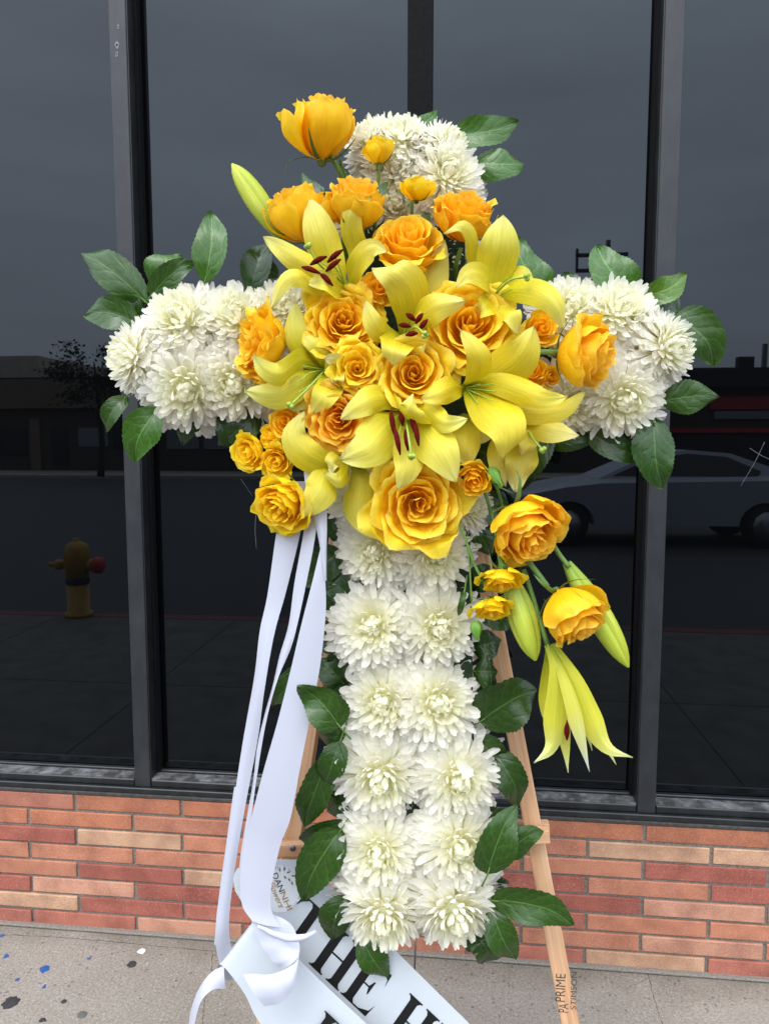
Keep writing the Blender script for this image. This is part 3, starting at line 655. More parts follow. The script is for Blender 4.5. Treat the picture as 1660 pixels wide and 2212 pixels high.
def rose(u, v, rpx, face, label, n=26, O=.9, H=1.0, d=.08, seed=0, tint=(1, 1, 1), flares=(), sep=0, extra=(), cr=1.0, name='rose', cat='rose', grp='yellow roses', off=0.0, roll=0.0):
    r = random.Random(seed * 101 + 5); c = P(u, v, d); R_ = rpx * (1.15 if sep else 1.04) * mpp(c); A = fdir(*face); c = c + A * (off * R_)
    root = empty(name, c, label, cat, grp); E1 = (UP - A * UP.dot(A)).normalized() if abs(UP.dot(A)) < .9 else (BK - A * BK.dot(A)).normalized()
    E2 = A.cross(E1); E1, E2 = E1 * math.cos(roll) + E2 * math.sin(roll), E2 * math.cos(roll) - E1 * math.sin(roll); M = frame(E1 * R_, E2 * R_, A * R_, (0, 0, 0))
    lst = [(k, (k + .3) / n, dict(flares).get(k, 0.0)) for k in range(n)] + [(rad(e[0]) / 2.39996, e[1], e[2], e[3] if len(e) > 3 else 0) for e in extra]
    for k, f, fl, *tl in lst:
        rows = rose_petal(k, f, O, H, r, fl, cr=cr)
        if tl and tl[0]:       # a petal folded outwards about its foot
            a_ = k * 2.39996; piv = Vector((.1 * math.cos(a_), .1 * math.sin(a_), -H * .62)); rt_ = Matrix.Rotation(rad(tl[0]), 3, Vector((-math.sin(a_), math.cos(a_), 0)))
            rows = [[rt_ @ (p - piv) + piv for p in q] for q in rows]
        jr = Matrix.Rotation(r.gauss(0, .03 + .07 * f * O), 3, 'X') @ Matrix.Rotation(r.gauss(0, .03 + .07 * f * O), 3, 'Y'); jo = Vector((r.uniform(-.03, .03) * cr, r.uniform(-.03, .03), r.uniform(-.03, .03)))
        rows = [[jr @ p + jo for p in q] for q in rows]; nu = len(rows[0])
        uv = [(i / (nu - 1), j / (len(rows) - 1)) for j in range(len(rows)) for i in range(nu)]
        me = mesh('petal', [p for q in rows for p in q], grid_faces(nu, len(rows)), M_ROSE, uv); q = r.uniform(.94, 1.05)
        link('petal', me, root, None, M, (tint[0] * q, tint[1] * (q - .07 * (1 - f)), tint[2]))
    if sep:
        base = -A * (R_ * H * .62)
        vs, fs = lathe_data([(.02, -.16), (.10, -.12), (.13, 0), (.16, .09)], 12); me = mesh('calyx', vs, fs, M_SEPAL); link('calyx', me, root, None, frame(E1 * R_, E2 * R_, A * R_, base))
        for q in range(5):
            a = q * 1.2566 + seed; rl = E1 * math.cos(a) + E2 * math.sin(a); b = c + base
            pts = [b + rl * R_ * .08, b + rl * R_ * .40 + A * R_ * .05, b + rl * R_ * (.74 + .1 * (q % 2)) - A * R_ * (.12 if q % 2 else -.25), b + rl * R_ * (.92 if q % 2 else 1.05) - A * R_ * (.42 if q % 2 else -.55)]
            blade('sepal', pts, R_ * .17, sepal_w, M_SEPAL, root, nu=5, nv=9, cup=.3, seed=q, wdir=A.cross(rl))
    return root
def stem(root, pts, r, name='stem', steps=10): return tube(name, [P(*p) for p in pts], r, M_STEM, root, 7, steps)
# ---- lilies
def lily(label, base, petals, pist=None, anthers=(), fil=(), seed=0, col=(1, 1, 1), grp='open yellow lilies'):
    c = P(*base); root = empty('lily', c, label, 'lily', grp)
    for k, (wpx, pts, *o) in enumerate(petals):
        opt = o[0] if o else {}; q = [P(*p) for p in pts]; w = wpx * 1.2 * mpp(q[len(q) // 2]); f = random.Random(seed * 10 + k).uniform(.94, 1.04)
        blade('petal', q, w, opt.get('w', lily_w), M_LILY, root, nu=11, nv=20, cup=opt.get('cup', -.28), groove=-.05, ruffle=opt.get('ruf', .06) * 1.35, twist=opt.get('tw', (0, 0)), seed=seed * 10 + k, rf=opt.get('rf', 1.7), color=(col[0] * f, col[1] * f, col[2] * opt.get('b', 1)))
    if pist:
        q = [P(*p) for p in pist]; tube('pistil', q, [.0022, .0018, .0018], M_PISTIL, root, 8, 12)
        ax = (q[-1] - q[-2]).normalized(); e = ax.orthogonal().normalized(); g = ax.cross(e)
        for w in range(3):
            dd = (e * math.cos(w * 2.09) + g * math.sin(w * 2.09)) * .0032; b = q[-1] + dd
            vs, fs = lathe_data([(.0005, -.0045), (.0032, -.002), (.0042, .001), (.0025, .0038)], 9); link('stigma', mesh('stigma', vs, fs, M_PISTIL), root, None, frame(e, g, ax, b - c))
    for (u, v, du, dv, dd) in anthers:
        a = P(u - du / 2, v - dv / 2, dd); b = P(u + du / 2, v + dv / 2, dd + .004); m = (a + b) / 2 + BK * .004
        tube('anther', [a, m, b], [.0016, .0046, .0042, .0012], M_ANTHER, root, 8, 9)
        tube('filament', [P(base[0], base[1], base[2] + .004), (P(base[0], base[1], base[2]) + m) / 2 + BK * .012, m - BK * .003], [.0012, .001, .0009], M_PISTIL, root, 6, 8)
    for pts in fil: tube('filament', [P(*p) for p in pts], [.0013, .0009], M_PISTIL, root, 6, 8)
    return root
def lily_bud(label, a, b, wpx, d0, d1, seed=0, openr=0.0):
    pa, pb = P(*a, d0), P(*b, d1); c = (pa + pb) / 2; ax = (pb - pa); Ln = ax.length; ax.normalize(); w = wpx * mpp(c) * .5
    root = empty('lily_bud', pa, label, 'lily bud', 'closed green lily buds'); s = ax.cross(BK).normalized(); nn = s.cross(ax)
    for k in range(3):       # three outer tepals meeting in grooves
        rows = []; a0 = k * 2.0944 + .35 + seed
        for j in range(14):
            t = j / 13; rr = w * .95 * (.16 + .84 * math.sin(math.pi * min(1, .06 + t * .86)) ** .9) * (1 if t < .8 else math.sqrt(max(.02, 1 - ((t - .8) / .205) ** 2))); row = []
            for i in range(9):
                x = 2 * i / 8 - 1; a_ = a0 + x * 1.06; q = rr * (1 - .24 * abs(x) ** 4 + .07 * math.exp(-(x / .22) ** 2))
                row.append(pa + ax * (Ln * t) + s * (q * math.cos(a_)) + nn * (q * math.sin(a_)))
            rows.append(row)
        grid_mesh('petal', rows, M_BUD, root, color=(1, 1, 1) if k != 1 else (1.05, .98, 1))
    return root
# ---- leaves
def sprig(label, leaves, grp='glossy green leaves around the cross', stemd=-.03):
    """leaves: (base u, v, tip u, v, width px, depth, bow px, tint)"""
    b0 = leaves[0]; root = empty('leaf_sprig', P(b0[0], b0[1], b0[5]), label, 'leaf sprig', grp)
    for k, lf in enumerate(leaves):
        bu, bv, tu, tv, w, d = lf[:6]; bow = lf[6] if len(lf) > 6 else 0; tint = lf[7] if len(lf) > 7 else (1, 1, 1); lift = lf[8] if len(lf) > 8 else .012; endd = lf[9] if len(lf) > 9 else -.012
        dx, dy = tu - bu, tv - bv; L_ = math.hypot(dx, dy); nx, ny = -dy / L_, dx / L_
        pts = [P(bu, bv, d), P(bu + dx * .33 + nx * bow * .8, bv + dy * .33 + ny * bow * .8, d + lift), P(bu + dx * .7 + nx * bow, bv + dy * .7 + ny * bow, d + lift * .8), P(tu, tv, d + endd)]
        sd = int(abs(tu) * 3 + tv)
        blade('leaf', pts, w * mpp(pts[1]), leaf_w, M_LEAF, root, nu=11, nv=30, cup=.16 * (1 if sd % 3 else -1.0), groove=.05, ruffle=.06, serr=.028, twist=(random.Random(sd).uniform(-14, 14), random.Random(sd + 1).uniform(-18, 18)), seed=sd, color=tint, rf=1.3)
        # leaf stalk back towards the cross
        e = pts[0] - (pts[1] - pts[0]).normalized() * .03 - BK * .012
        tube('leaf_stalk', [e, pts[0], pts[0] + (pts[1] - pts[0]) * .3], [.0016, .0014, .001], M_STEM, root, 6)
    return root

# ================================================================ easel and foam cross
def beam(name, a, b, w, dep, mat, parent, bev=.0015, up=None):
    ax = (b - a).normalized(); Ln = (b - a).length; x = Vector((1, 0, 0)) if abs(ax.x) < .7 else Vector((0, 0, 1)); x = (x - ax * x.dot(ax)).normalized(); y = ax.cross(x)
    if y.y < 0: y = -y; x = -x if abs(ax.x) < .7 else x
    if abs(ax.x) < .7 and x.x < 0: x = -x
    vs, fs = box_data(-w / 2, w / 2, 0, dep, 0, Ln, bev); me = mesh(name, vs, fs, mat, smooth=False); fix(me)
    return link(name, me, parent, None, frame(x, y, ax, a - parent.location))
easel = empty('easel', Vector((P(910, 2100, -.1).x, -.62, 0)), 'pine wood easel standing on the pavement behind the flower cross', 'easel')
def leg_line(u0, v0, d0, u1, v1, d1):
    a, b = P(u0, v0, d0), P(u1, v1, d1); dr = (b - a); return a + dr * ((0.0005 - a.z) / dr.z), a, b
fR, aR, bR = leg_line(1074, 1385, -.075, 1230, 2205, -.075)
fL, aL, bL = leg_line(664, 1590, -.075, 604, 1990, -.075)
apx = Vector(((aR.x + aL.x) / 2, aR.y + .03, 1.72))
legR = beam('leg', fR, aR + (aR - bR).normalized() * .42, .031, .036, M_WOOD, easel)
legL = beam('leg', fL, aL + (aL - bL).normalized() * .52, .031, .036, M_WOOD, easel)
beam('crossbar', P(592, 1840, -.046), P(1187, 1809, -.046), .032 * .75, .0185, M_WOOD, easel)
beam('crossbar', P(606, 1800, -.116), P(1186, 1789, -.116), .022 * .75, .018, M_WOOD, easel)
p = P(632, 1832, -.0445)
vs, fs = lathe_data([(.0055, 0), (.0055, .0015), (.003, .002)], 10); link('screw', mesh('screw', vs, fs, M_STEEL), easel, None, frame(RX, UP, BK, p - easel.location))
# stamps on the right leg
def text_mesh(s, shear=0.0):
    cu = bpy.data.curves.new('t', 'FONT'); cu.body = s; cu.shear = shear; ob = bpy.data.objects.new('t', cu); COL.objects.link(ob)
    me = bpy.data.meshes.new_from_object(ob); bpy.data.objects.remove(ob); bpy.data.curves.remove(cu); return me
def text(name, s, mat, parent, o, ex, ey, shear=0.0, length=None):
    me = text_mesh(s, shear); me.name = name; me.materials.append(mat); wd = max(v.co.x for v in me.vertices)
    ez = ex.cross(ey).normalized(); k = length / (wd * ex.length) if length else 1
    return link(name, me, parent, None, frame(ex * k, ey, ez * ex.length, o - parent.location))
Ml = legR.matrix_local
lx, lyy, lz_ = (Vector((Ml[0][i], Ml[1][i], Ml[2][i])) for i in (0, 1, 2))
def on_leg(u, v, off=-.0006):     # point of the front face of the right leg
    o = legR.location + easel.location; r = ray(u, v); n = lyy; t = (o + n * off - CAM).dot(n) / r.dot(n); return CAM + r * t
def stamp(name, s, u, v, hpx, lpx):
    o = on_leg(u, v); h = hpx * mpp(o) * 1.35
    text('stamp', s, M_STAMP, easel, o, lz_ * h, -lx * h, length=lpx * mpp(o))
stamp('s', 'PRIME', 1219, 2166, 22, 66); stamp('s', 'PA', 1226, 2189, 22, 22); stamp('s', 'STIMSON', 1243, 2182, 13, 88)
# foam cross on its wire frame
foam = empty('foam_cross', P(900, 1700, -.05), 'dark green foam cross holding the white flowers', 'cross')
def foam_box(name, quad, d0, d1):
    vs = [P(u, v, d0) for u, v in quad] + [P(u, v, d1) for u, v in quad]
    fs = [(0, 1, 2, 3), (7, 6, 5, 4)] + [(i, 4 + i, 4 + (i + 1) % 4, (i + 1) % 4) for i in range(4)]
    me = mesh(name, [x - foam.location for x in vs], fs, M_FOAM, smooth=False); fix(me); link(name, me, foam)
foam_box('upright_block', [(790, 330), (1000, 330), (1030, 2010), (765, 2010)], -.055, -.012)
foam_box('arm_block', [(330, 690), (330, 860), (790, 860), (790, 690)], -.052, -.014)
foam_box('arm_block', [(1020, 690), (1020, 860), (1420, 860), (1420, 690)], -.052, -.014)
q = P(900, 2000, -.04)
tube('wire_leg', [q, P(896, 2060, -.04), Vector((q.x - .012, q.y - .05, 0.001))], .0016, M_STEEL, foam, 6)

# ================================================================ white chrysanthemums
MUMS = [
 (288, 773, 80, (-.75, .05, .7), 'white chrysanthemum at the outermost tip of the left arm', .005),
 (395, 697, 102, (-.15, .30, 1), 'white chrysanthemum on top of the left arm with a creamy centre', .005),
 (405, 837, 104, (-.1, -.40, 1), 'white chrysanthemum hanging at the bottom of the left arm near its outer end', .005),
 (513, 690, 92, (.05, .3, 1), 'white chrysanthemum left above the upright orange rose on the left arm', .0),
 (509, 827, 96, (0, -.35, 1), 'white chrysanthemum half behind the leftmost orange rose, lower left arm', .0),
 (618, 668, 80, (.1, .3, 1), 'white chrysanthemum of the left arm behind the upper left lily', -.015),
 (610, 830, 78, (.1, -.3, 1), 'white chrysanthemum of the left arm peeping under the left lily', -.02),
 (1334, 678, 95, (.0, .40, 1), 'white chrysanthemum on top of the right arm with a creamy centre', .005),
 (1437, 752, 84, (.65, .1, .8), 'white chrysanthemum at the outermost tip of the right arm', .005),
 (1341, 860, 104, (.1, -.40, 1), 'white chrysanthemum with open centre under the sideways rose on the right arm', .008),
 (1232, 672, 85, (-.1, .35, 1), 'white chrysanthemum of the right arm next to the upper right lily', -.005),
 (1228, 872, 84, (-.1, -.45, 1), 'white chrysanthemum at the bottom of the right arm next to the lily petals', -.01),
 (1240, 770, 70, (0, 0, 1), 'white chrysanthemum behind the sideways rose on the right arm', -.02),
 (861, 305, 84, (0, .75, .75), 'white chrysanthemum at the very top of the cross', .0),
 (966, 318, 70, (.7, .6, .6), 'compact white chrysanthemum at the upper right shoulder of the top', -.01),
 (964, 382, 86, (.3, .05, 1), 'white chrysanthemum at the right of the top above the right rose', .005),
 (798, 302, 64, (-.6, .6, .6), 'white chrysanthemum at the upper left of the top beside the highest rose', -.01),
 (855, 372, 84, (-.1, .1, 1), 'white chrysanthemum between the two little upright roses', .0),
 (846, 445, 78, (0, -.1, 1), 'white chrysanthemum between the middle roses at the top', -.015),
 (758, 462, 58, (-.3, 0, 1), 'white chrysanthemum half hidden behind the roses left of the top', -.03),
 (985, 570, 66, (0, 0, 1), 'white chrysanthemum deep behind the upper middle lily', -.04),
 (762, 1068, 72, (-.4, .1, 1), 'white chrysanthemum beside the top of the ribbons', -.01),
 (1010, 1098, 68, (.45, .0, 1), 'white chrysanthemum right behind the big lowest rose', -.015),
 (813, 1190, 92, (-.15, -.05, 1), 'creamy white chrysanthemum left in the first pair of the upright', .005),
 (938, 1198, 94, (.15, -.05, 1), 'creamy white chrysanthemum right in the first pair of the upright', .005),
 (806, 1352, 96, (-.1, .0, 1), 'white chrysanthemum left in the second pair of the upright', .008),
 (945, 1352, 96, (.15, -.05, 1), 'white chrysanthemum right in the second pair, touched by the green rosebud', .004),
 (830, 1515, 100, (-.1, .05, 1), 'white chrysanthemum left in the third pair beside the pointed leaf', .006),
 (943, 1518, 102, (.15, .05, 1), 'white chrysanthemum right in the third pair beside the round dark leaf', .006),
 (822, 1672, 102, (-.1, -.15, 1), 'white chrysanthemum left in the fourth pair of the upright', .006),
 (988, 1678, 102, (.2, .0, 1), 'white chrysanthemum right in the fourth pair with one stray petal on it', .006),
 (820, 1836, 98, (-.1, -.10, 1), 'white chrysanthemum left in the fifth pair level with the crossbar', .006),
 (992, 1824, 98, (.1, .05, 1), 'white chrysanthemum right in the fifth pair level with the crossbar', .008),
 (828, 1968, 100, (-.12, -.45, 1), 'white chrysanthemum at the bottom left end of the cross', .008),
 (980, 1962, 104, (.15, -.45, 1), 'white chrysanthemum at the bottom right end of the cross', .008),
]
for i, m_ in enumerate(MUMS): mum(m_[0], m_[1], m_[2], m_[3], m_[4], m_[5], seed=i, green=.15)
g = 'short white filler'
pl = P(1000, 1652, .075); o_ = link('stray_petal', mum_petal(-.1, .3, 0, 3)); o_.matrix_local = frame((RX * .6 - UP * .8) * .036, (RX * .8 + UP * .6) * .13, BK * .05, P(988, 1640, .078)); tag(o_, 'single loose white petal lying on the chrysanthemum of the fourth pair', 'petal')

# ================================================================ leaves
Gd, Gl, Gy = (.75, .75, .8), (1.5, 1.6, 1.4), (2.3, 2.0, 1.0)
sprig('four dark green leaves spreading from the upper left corner of the left arm', [(318, 655, 176, 546, 92, -.02, 8), (322, 612, 392, 552, 84, -.035, -12, Gl), (325, 640, 425, 563, 62, -.015, -10), (297, 700, 183, 682, 78, -.02, 14)])
sprig('single upright leaf above the left arm', [(442, 612, 456, 458, 84, -.02, 6, Gl)])
sprig('dark crumpled leaf behind the upper left lily', [(540, 640, 582, 520, 74, -.02, -8, (.5, .55, .6)), (600, 600, 560, 560, 40, -.05, 0)])
sprig('two leaves curling down from the lower left of the left arm', [(275, 855, 230, 935, 50, -.02, 12), (345, 880, 292, 997, 88, .0, 14, Gl)])
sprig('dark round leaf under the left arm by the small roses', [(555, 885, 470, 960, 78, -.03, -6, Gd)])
sprig('pair of large leaves at the right of the top', [(968, 292, 1118, 262, 78, -.03, 8, Gl), (1018, 352, 1132, 354, 82, -.03, 0, Gl)])
sprig('small leaf tip showing above the topmost chrysanthemum', [(880, 275, 944, 237, 34, -.045, 8, Gl)])
sprig('dark leaves behind the roses left of the top', [(735, 500, 652, 372, 74, -.05, -8, (.7, .8, .8))])
sprig('leaf behind the upper right lily', [(1180, 640, 1112, 512, 96, -.04, -10, Gl), (1190, 612, 1238, 597, 30, -.05, 4, Gl)])
sprig('broad leaf and light green leaf above the right arm', [(1368, 640, 1288, 532, 104, -.02, -6, Gl), (1385, 640, 1480, 590, 62, -.015, 12, Gy)])
sprig('round dark leaf at the right tip of the right arm', [(1450, 680, 1540, 790, 104, -.02, -22)])
sprig('pointed leaf right below the tip of the right arm', [(1425, 868, 1552, 858, 78, -.01, -6)])
sprig('large drooping crinkled leaf below the right arm over the mullion', [(1412, 905, 1430, 1056, 102, .0, 6, (.8, .9, 1))])
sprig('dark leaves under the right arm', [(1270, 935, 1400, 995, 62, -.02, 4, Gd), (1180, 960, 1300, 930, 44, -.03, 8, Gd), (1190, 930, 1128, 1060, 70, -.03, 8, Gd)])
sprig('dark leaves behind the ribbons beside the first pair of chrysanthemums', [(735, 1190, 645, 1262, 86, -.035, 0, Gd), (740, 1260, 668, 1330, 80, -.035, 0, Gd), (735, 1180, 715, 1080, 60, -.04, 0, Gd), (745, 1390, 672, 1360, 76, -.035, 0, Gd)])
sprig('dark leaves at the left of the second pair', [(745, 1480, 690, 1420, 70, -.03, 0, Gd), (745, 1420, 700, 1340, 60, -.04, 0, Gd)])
sprig('leaf with its tip showing between two ribbons', [(668, 1440, 586, 1526, 62, -.03, 4)])
sprig('pointed leaf lying over the front ribbon', [(735, 1572, 641, 1484, 92, .085, 10, (1, 1, 1), .012, .03), (745, 1590, 690, 1595, 44, -.0, 0, Gd)])
sprig('long leaf hanging left of the fourth pair', [(718, 1622, 656, 1786, 82, .0, 4), (735, 1600, 700, 1700, 66, .015, 0)])
sprig('two leaves at the left of the fifth pair', [(745, 1772, 646, 1813, 58, -.01, -6, Gd), (738, 1790, 656, 1945, 104, .01, 10)])
sprig('small round leaf at the lower left end of the cross', [(748, 1935, 720, 2028, 84, .0, 8, Gd)])
sprig('leaf under the bottom left chrysanthemum in front of the letters', [(775, 2015, 838, 2112, 72, .0, 6)])
sprig('small leaf under the bottom right chrysanthemum', [(1018, 2020, 1040, 2084, 68, -.01, -20, Gd), (1000, 2035, 1045, 2055, 36, -.01, 0, Gd)])
sprig('leaf curling out at the right of the bottom end over the easel leg', [(1058, 1945, 1238, 1999, 84, .005, -16), (1060, 1960, 1112, 2072, 78, .0, 6)])
sprig('leaves at the right of the fifth pair', [(1052, 1890, 1118, 1738, 96, .045, -8), (1085, 1850, 1172, 1794, 68, .02, -6)])
sprig('dark leaf at the right of the fourth pair', [(1062, 1625, 1115, 1742, 78, -.02, -14, Gd)])
sprig('broad glossy round leaf at the right of the third pair', [(1035, 1560, 1160, 1490, 128, .0, -6, Gd), (1030, 1600, 1080, 1640, 70, -.02, 0, Gd)])
sprig('dark leaf above the round leaf at the easel leg', [(1020, 1450, 1075, 1452, 80, -.02, 0, Gd)])
sprig('dark leaf below the small hanging roses', [(1035, 1335, 1115, 1348, 58, -.03, -6, Gd)])
sprig('dark leaves behind the green rosebud right of the lowest rose', [(1040, 1060, 1100, 1150, 70, -.04, 0, Gd), (1020, 1120, 1060, 1200, 60, -.04, 0, Gd), (1085, 1000, 1010, 960, 90, -.05, 0, Gd)])
sprig('small leaf on the thin stem of the hanging spray roses', [(1003, 1275, 990, 1330, 16, .07, 0)])
sprig('tiny serrated leaf between the upper roses', [(812, 455, 838, 392, 24, .06, -6), (905, 500, 925, 458, 24, .05, 0)])
sprig('dark leaf tip between the middle lilies', [(800, 700, 845, 690, 40, .0, 0, Gd), (1085, 760, 1110, 735, 14, .05, 0, Gd)])

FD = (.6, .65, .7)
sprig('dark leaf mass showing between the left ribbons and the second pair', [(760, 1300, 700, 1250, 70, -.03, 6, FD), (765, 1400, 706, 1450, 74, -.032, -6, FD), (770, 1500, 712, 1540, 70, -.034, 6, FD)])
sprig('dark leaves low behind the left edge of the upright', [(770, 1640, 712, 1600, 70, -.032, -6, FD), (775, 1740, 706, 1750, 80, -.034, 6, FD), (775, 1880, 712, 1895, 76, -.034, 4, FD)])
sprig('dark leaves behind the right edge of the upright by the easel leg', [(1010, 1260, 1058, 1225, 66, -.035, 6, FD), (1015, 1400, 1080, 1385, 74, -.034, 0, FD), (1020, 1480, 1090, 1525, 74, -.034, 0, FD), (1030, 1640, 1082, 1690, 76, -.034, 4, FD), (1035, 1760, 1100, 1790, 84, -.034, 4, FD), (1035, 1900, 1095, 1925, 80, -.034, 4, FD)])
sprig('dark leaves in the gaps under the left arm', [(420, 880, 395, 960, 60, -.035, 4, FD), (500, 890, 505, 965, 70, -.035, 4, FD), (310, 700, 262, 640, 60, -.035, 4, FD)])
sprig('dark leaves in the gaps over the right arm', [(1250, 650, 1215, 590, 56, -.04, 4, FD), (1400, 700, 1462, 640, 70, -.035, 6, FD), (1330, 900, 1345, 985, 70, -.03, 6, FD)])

# ================================================================ roses
pale = (1.0, 1.10, 1.5); org = (1.0, .93, 1.6); nrm = (1, 1, 1); lem = (1.0, 1.12, 1.0)
rose(702, 272, 74, (.12, .95, .28), 'highest rose, large and upright with one petal folded out to the left', n=24, O=.30, H=1.3, d=.06, seed=1, sep=1, extra=[(-75, .97, .0, 20)])
rose(818, 322, 38, (.0, .92, .35), 'higher of the two little upright roses', n=13, O=.35, H=1.1, d=.06, seed=2, tint=lem, sep=1, grp='small spray roses', name='spray_rose')
rose(640, 458, 72, (-.32, .88, .34), 'side-on rose above the upper left lily petal', n=20, O=.35, H=1.2, d=.06, seed=3, sep=1, extra=[(-50, .98, .0, 22), (20, .98, 0, 10)])
rose(767, 436, 62, (.02, .86, .50), 'orange yellow rose opening upwards left of the tiny serrated leaf', n=26, O=.55, H=1.3, d=.07, seed=4, cr=1.4, tint=(1, .97, 1.2), sep=1)
rose(900, 404, 40, (.02, .85, .45), 'lower of the two little upright roses', n=13, O=.45, H=.95, d=.06, seed=5, tint=lem, sep=1, grp='small spray roses', name='spray_rose')
rose(1003, 464, 70, (.12, .80, .58), 'frilly orange yellow rose at the right above the curled lily petal', n=28, O=.65, H=1.2, d=.06, seed=6, cr=1.5, tint=(1, .92, 1), roll=2)
rose(880, 528, 76, (.02, .52, .82), 'wide open rose in the centre of the top', n=28, O=.8, H=1.1, d=.075, seed=7, roll=.7)
rose(816, 622, 42, (.15, .15, 1), 'small rose peeping out left of the middle lily', n=13, O=.8, H=.9, d=.07, seed=8, tint=(1, .95, 1), grp='small spray roses', name='spray_rose')
rose(740, 698, 76, (.05, .05, 1), 'large many-petalled rose under the upper left lily', n=32, O=1.0, H=.75, d=.085, seed=9, cr=1.9, tint=(1, 1.04, 1.0))
rose(1012, 704, 92, (.02, .12, 1), 'large swirl-centred rose right of the middle lily', tint=(1, 1.06, 1), n=30, O=1.0, H=.85, d=.085, seed=10, roll=1.0)
rose(562, 742, 80, (-.85, .05, .52), 'crumpled orange rose facing left on the left arm', n=28, O=.8, H=.95, d=.07, seed=11, cr=2.3, tint=(1, .98, 1.0), roll=1)
rose(771, 795, 54, (.02, -.03, 1), 'small round yellow rose left of the central rose', n=22, O=.95, H=.7, d=.105, seed=12, tint=lem)
rose(893, 808, 78, (.0, .0, 1), 'pale open rose in the very centre of the arrangement', n=28, O=.95, H=.85, d=.10, seed=13, tint=pale, roll=2.5)
rose(734, 905, 74, (-.12, -.15, 1), 'orange rose left of the lower middle lily', n=32, O=.95, H=.8, d=.09, seed=14, cr=1.7, tint=org, roll=.3)
r15 = rose(1268, 764, 78, (.86, -.10, .50), 'big sideways rose with curling sepals over the right arm', n=22, O=.5, H=1.15, d=.09, seed=15, tint=(1, .96, 1.3), flares={18: .45, 20: .3}.items(), sep=1, roll=1.8)
rose(1168, 712, 42, (.1, .1, 1), 'small orange rose behind the arched lily petal', n=15, O=.8, H=.9, d=.04, seed=16, tint=(1, .96, 1), grp='small spray roses', name='spray_rose')
rose(1148, 805, 36, (-.1, .3, 1), 'small rose left in the pair under the big sideways rose', n=13, O=.7, H=.9, d=.05, seed=17, tint=(1, .92, 1), grp='small spray roses', name='spray_rose')
rose(1187, 815, 27, (.5, -.2, 1), 'small rose right in the pair under the big sideways rose', n=11, O=.6, H=1, d=.05, seed=18, tint=(1, .95, 1), grp='small spray roses', name='spray_rose')
rose(902, 1088, 95, (.02, -.12, 1), 'lowest and largest rose, pale yellow over the first pair', n=30, O=1.0, H=.8, d=.09, seed=19, cr=1.5, tint=pale, roll=1.5)
rose(1021, 1034, 44, (.05, -.55, .85), 'small rose between the largest rose and the green rosebud', n=14, O=.55, H=1.1, d=.09, seed=20, tint=(1, .98, 1), grp='small spray roses', name='spray_rose')
rose(1137, 1143, 80, (.30, -.62, .68), 'large drooping rose under the right arm', n=24, O=.55, H=1.15, d=.10, seed=21, cr=1.4, tint=(1, .96, 1.3), sep=1, roll=.5, flares={20: .3, 22: .25}.items())
rose(1084, 1254, 48, (.0, -.88, .40), 'upper of the two small hanging roses', n=12, O=.8, H=.7, d=.09, seed=22, tint=lem, sep=1, grp='small spray roses', name='spray_rose')
rose(1062, 1316, 47, (-.05, -.85, .42), 'lower of the two small hanging roses', n=13, O=.85, H=.7, d=.085, seed=23, tint=lem, sep=1, grp='small spray roses', name='spray_rose')
rose(1242, 1326, 74, (.48, -.66, .55), 'drooping rose between the two hanging lily buds', n=22, O=.42, H=1.2, d=.10, seed=24, tint=(1, .96, 1.2), sep=1, roll=1.1)
rose(540, 976, 42, (-.55, -.30, .80), 'small rose furthest left in the cluster under the left arm', n=15, O=.75, H=.95, d=.06, seed=25, tint=lem, sep=1, grp='small spray roses', name='spray_rose')
rose(588, 944, 32, (-.65, .05, .75), 'smallest rose in the middle of the cluster under the left arm', n=11, O=.5, H=1.1, d=.055, seed=26, tint=lem, sep=1, grp='small spray roses', name='spray_rose')
rose(618, 912, 40, (-.2, .0, 1), 'topmost small rose of the cluster under the left arm', n=14, O=.75, H=.9, d=.065, seed=27, tint=(1, .97, 1), grp='small spray roses', name='spray_rose')
rose(600, 996, 38, (-.3, -.35, .9), 'small rose lowest in the cluster under the left arm', n=15, O=.75, H=.9, d=.07, seed=28, tint=lem, sep=1, grp='small spray roses', name='spray_rose')
rose(614, 1090, 66, (-.42, -.45, .78), 'rose facing down left beside the top of the ribbons', n=22, O=.65, H=1.05, d=.085, seed=29, cr=1.4, tint=lem, sep=1, roll=2.2)
# green stems and buds
def stems(label, lst, grp='bare green flower stems'):
    p0 = P(*lst[0][0][0]); root = empty('flower_stem', p0, label, 'stem', grp)
    for pts, r in lst: stem(root, pts, r)
    return root
stems('green stem under the highest rose', [([(714, 335, .05), (735, 375, .03), (760, 430, -.01)], .0042), ([(735, 345, .03), (752, 400, .01), (765, 440, -.02)], .0024)])
stems('thin stems of the two little upright roses', [([(818, 355, .055), (816, 400, .04), (808, 500, .0)], .0028), ([(890, 440, .055), (888, 470, .04), (880, 510, .0)], .0028)])
stems('stem under the rose opening upwards', [([(745, 495, .06), (742, 525, .04), (750, 570, 0)], .0045)])
stems('stem of the big sideways rose', [([(1206, 762, .085), (1170, 760, .075), (1100, 757, .03)], .0046)])
stems('thick stem behind the frilly rose on the right', [([(995, 535, .04), (985, 570, .03), (980, 600, 0)], .004)])
stems('stem from the large drooping rose to the lily bud', [([(1190, 1170, .06), (1205, 1195, .065), (1228, 1225, .075)], .0042)])
stems('stem leading down to the lower drooping rose', [([(1115, 1180, .06), (1150, 1225, .07), (1182, 1268, .08)], .0048)])
stems('stem leading down to the closed hanging lily', [([(1130, 1230, .05), (1150, 1290, .055), (1165, 1340, .06), (1182, 1395, .07)], .0042)])
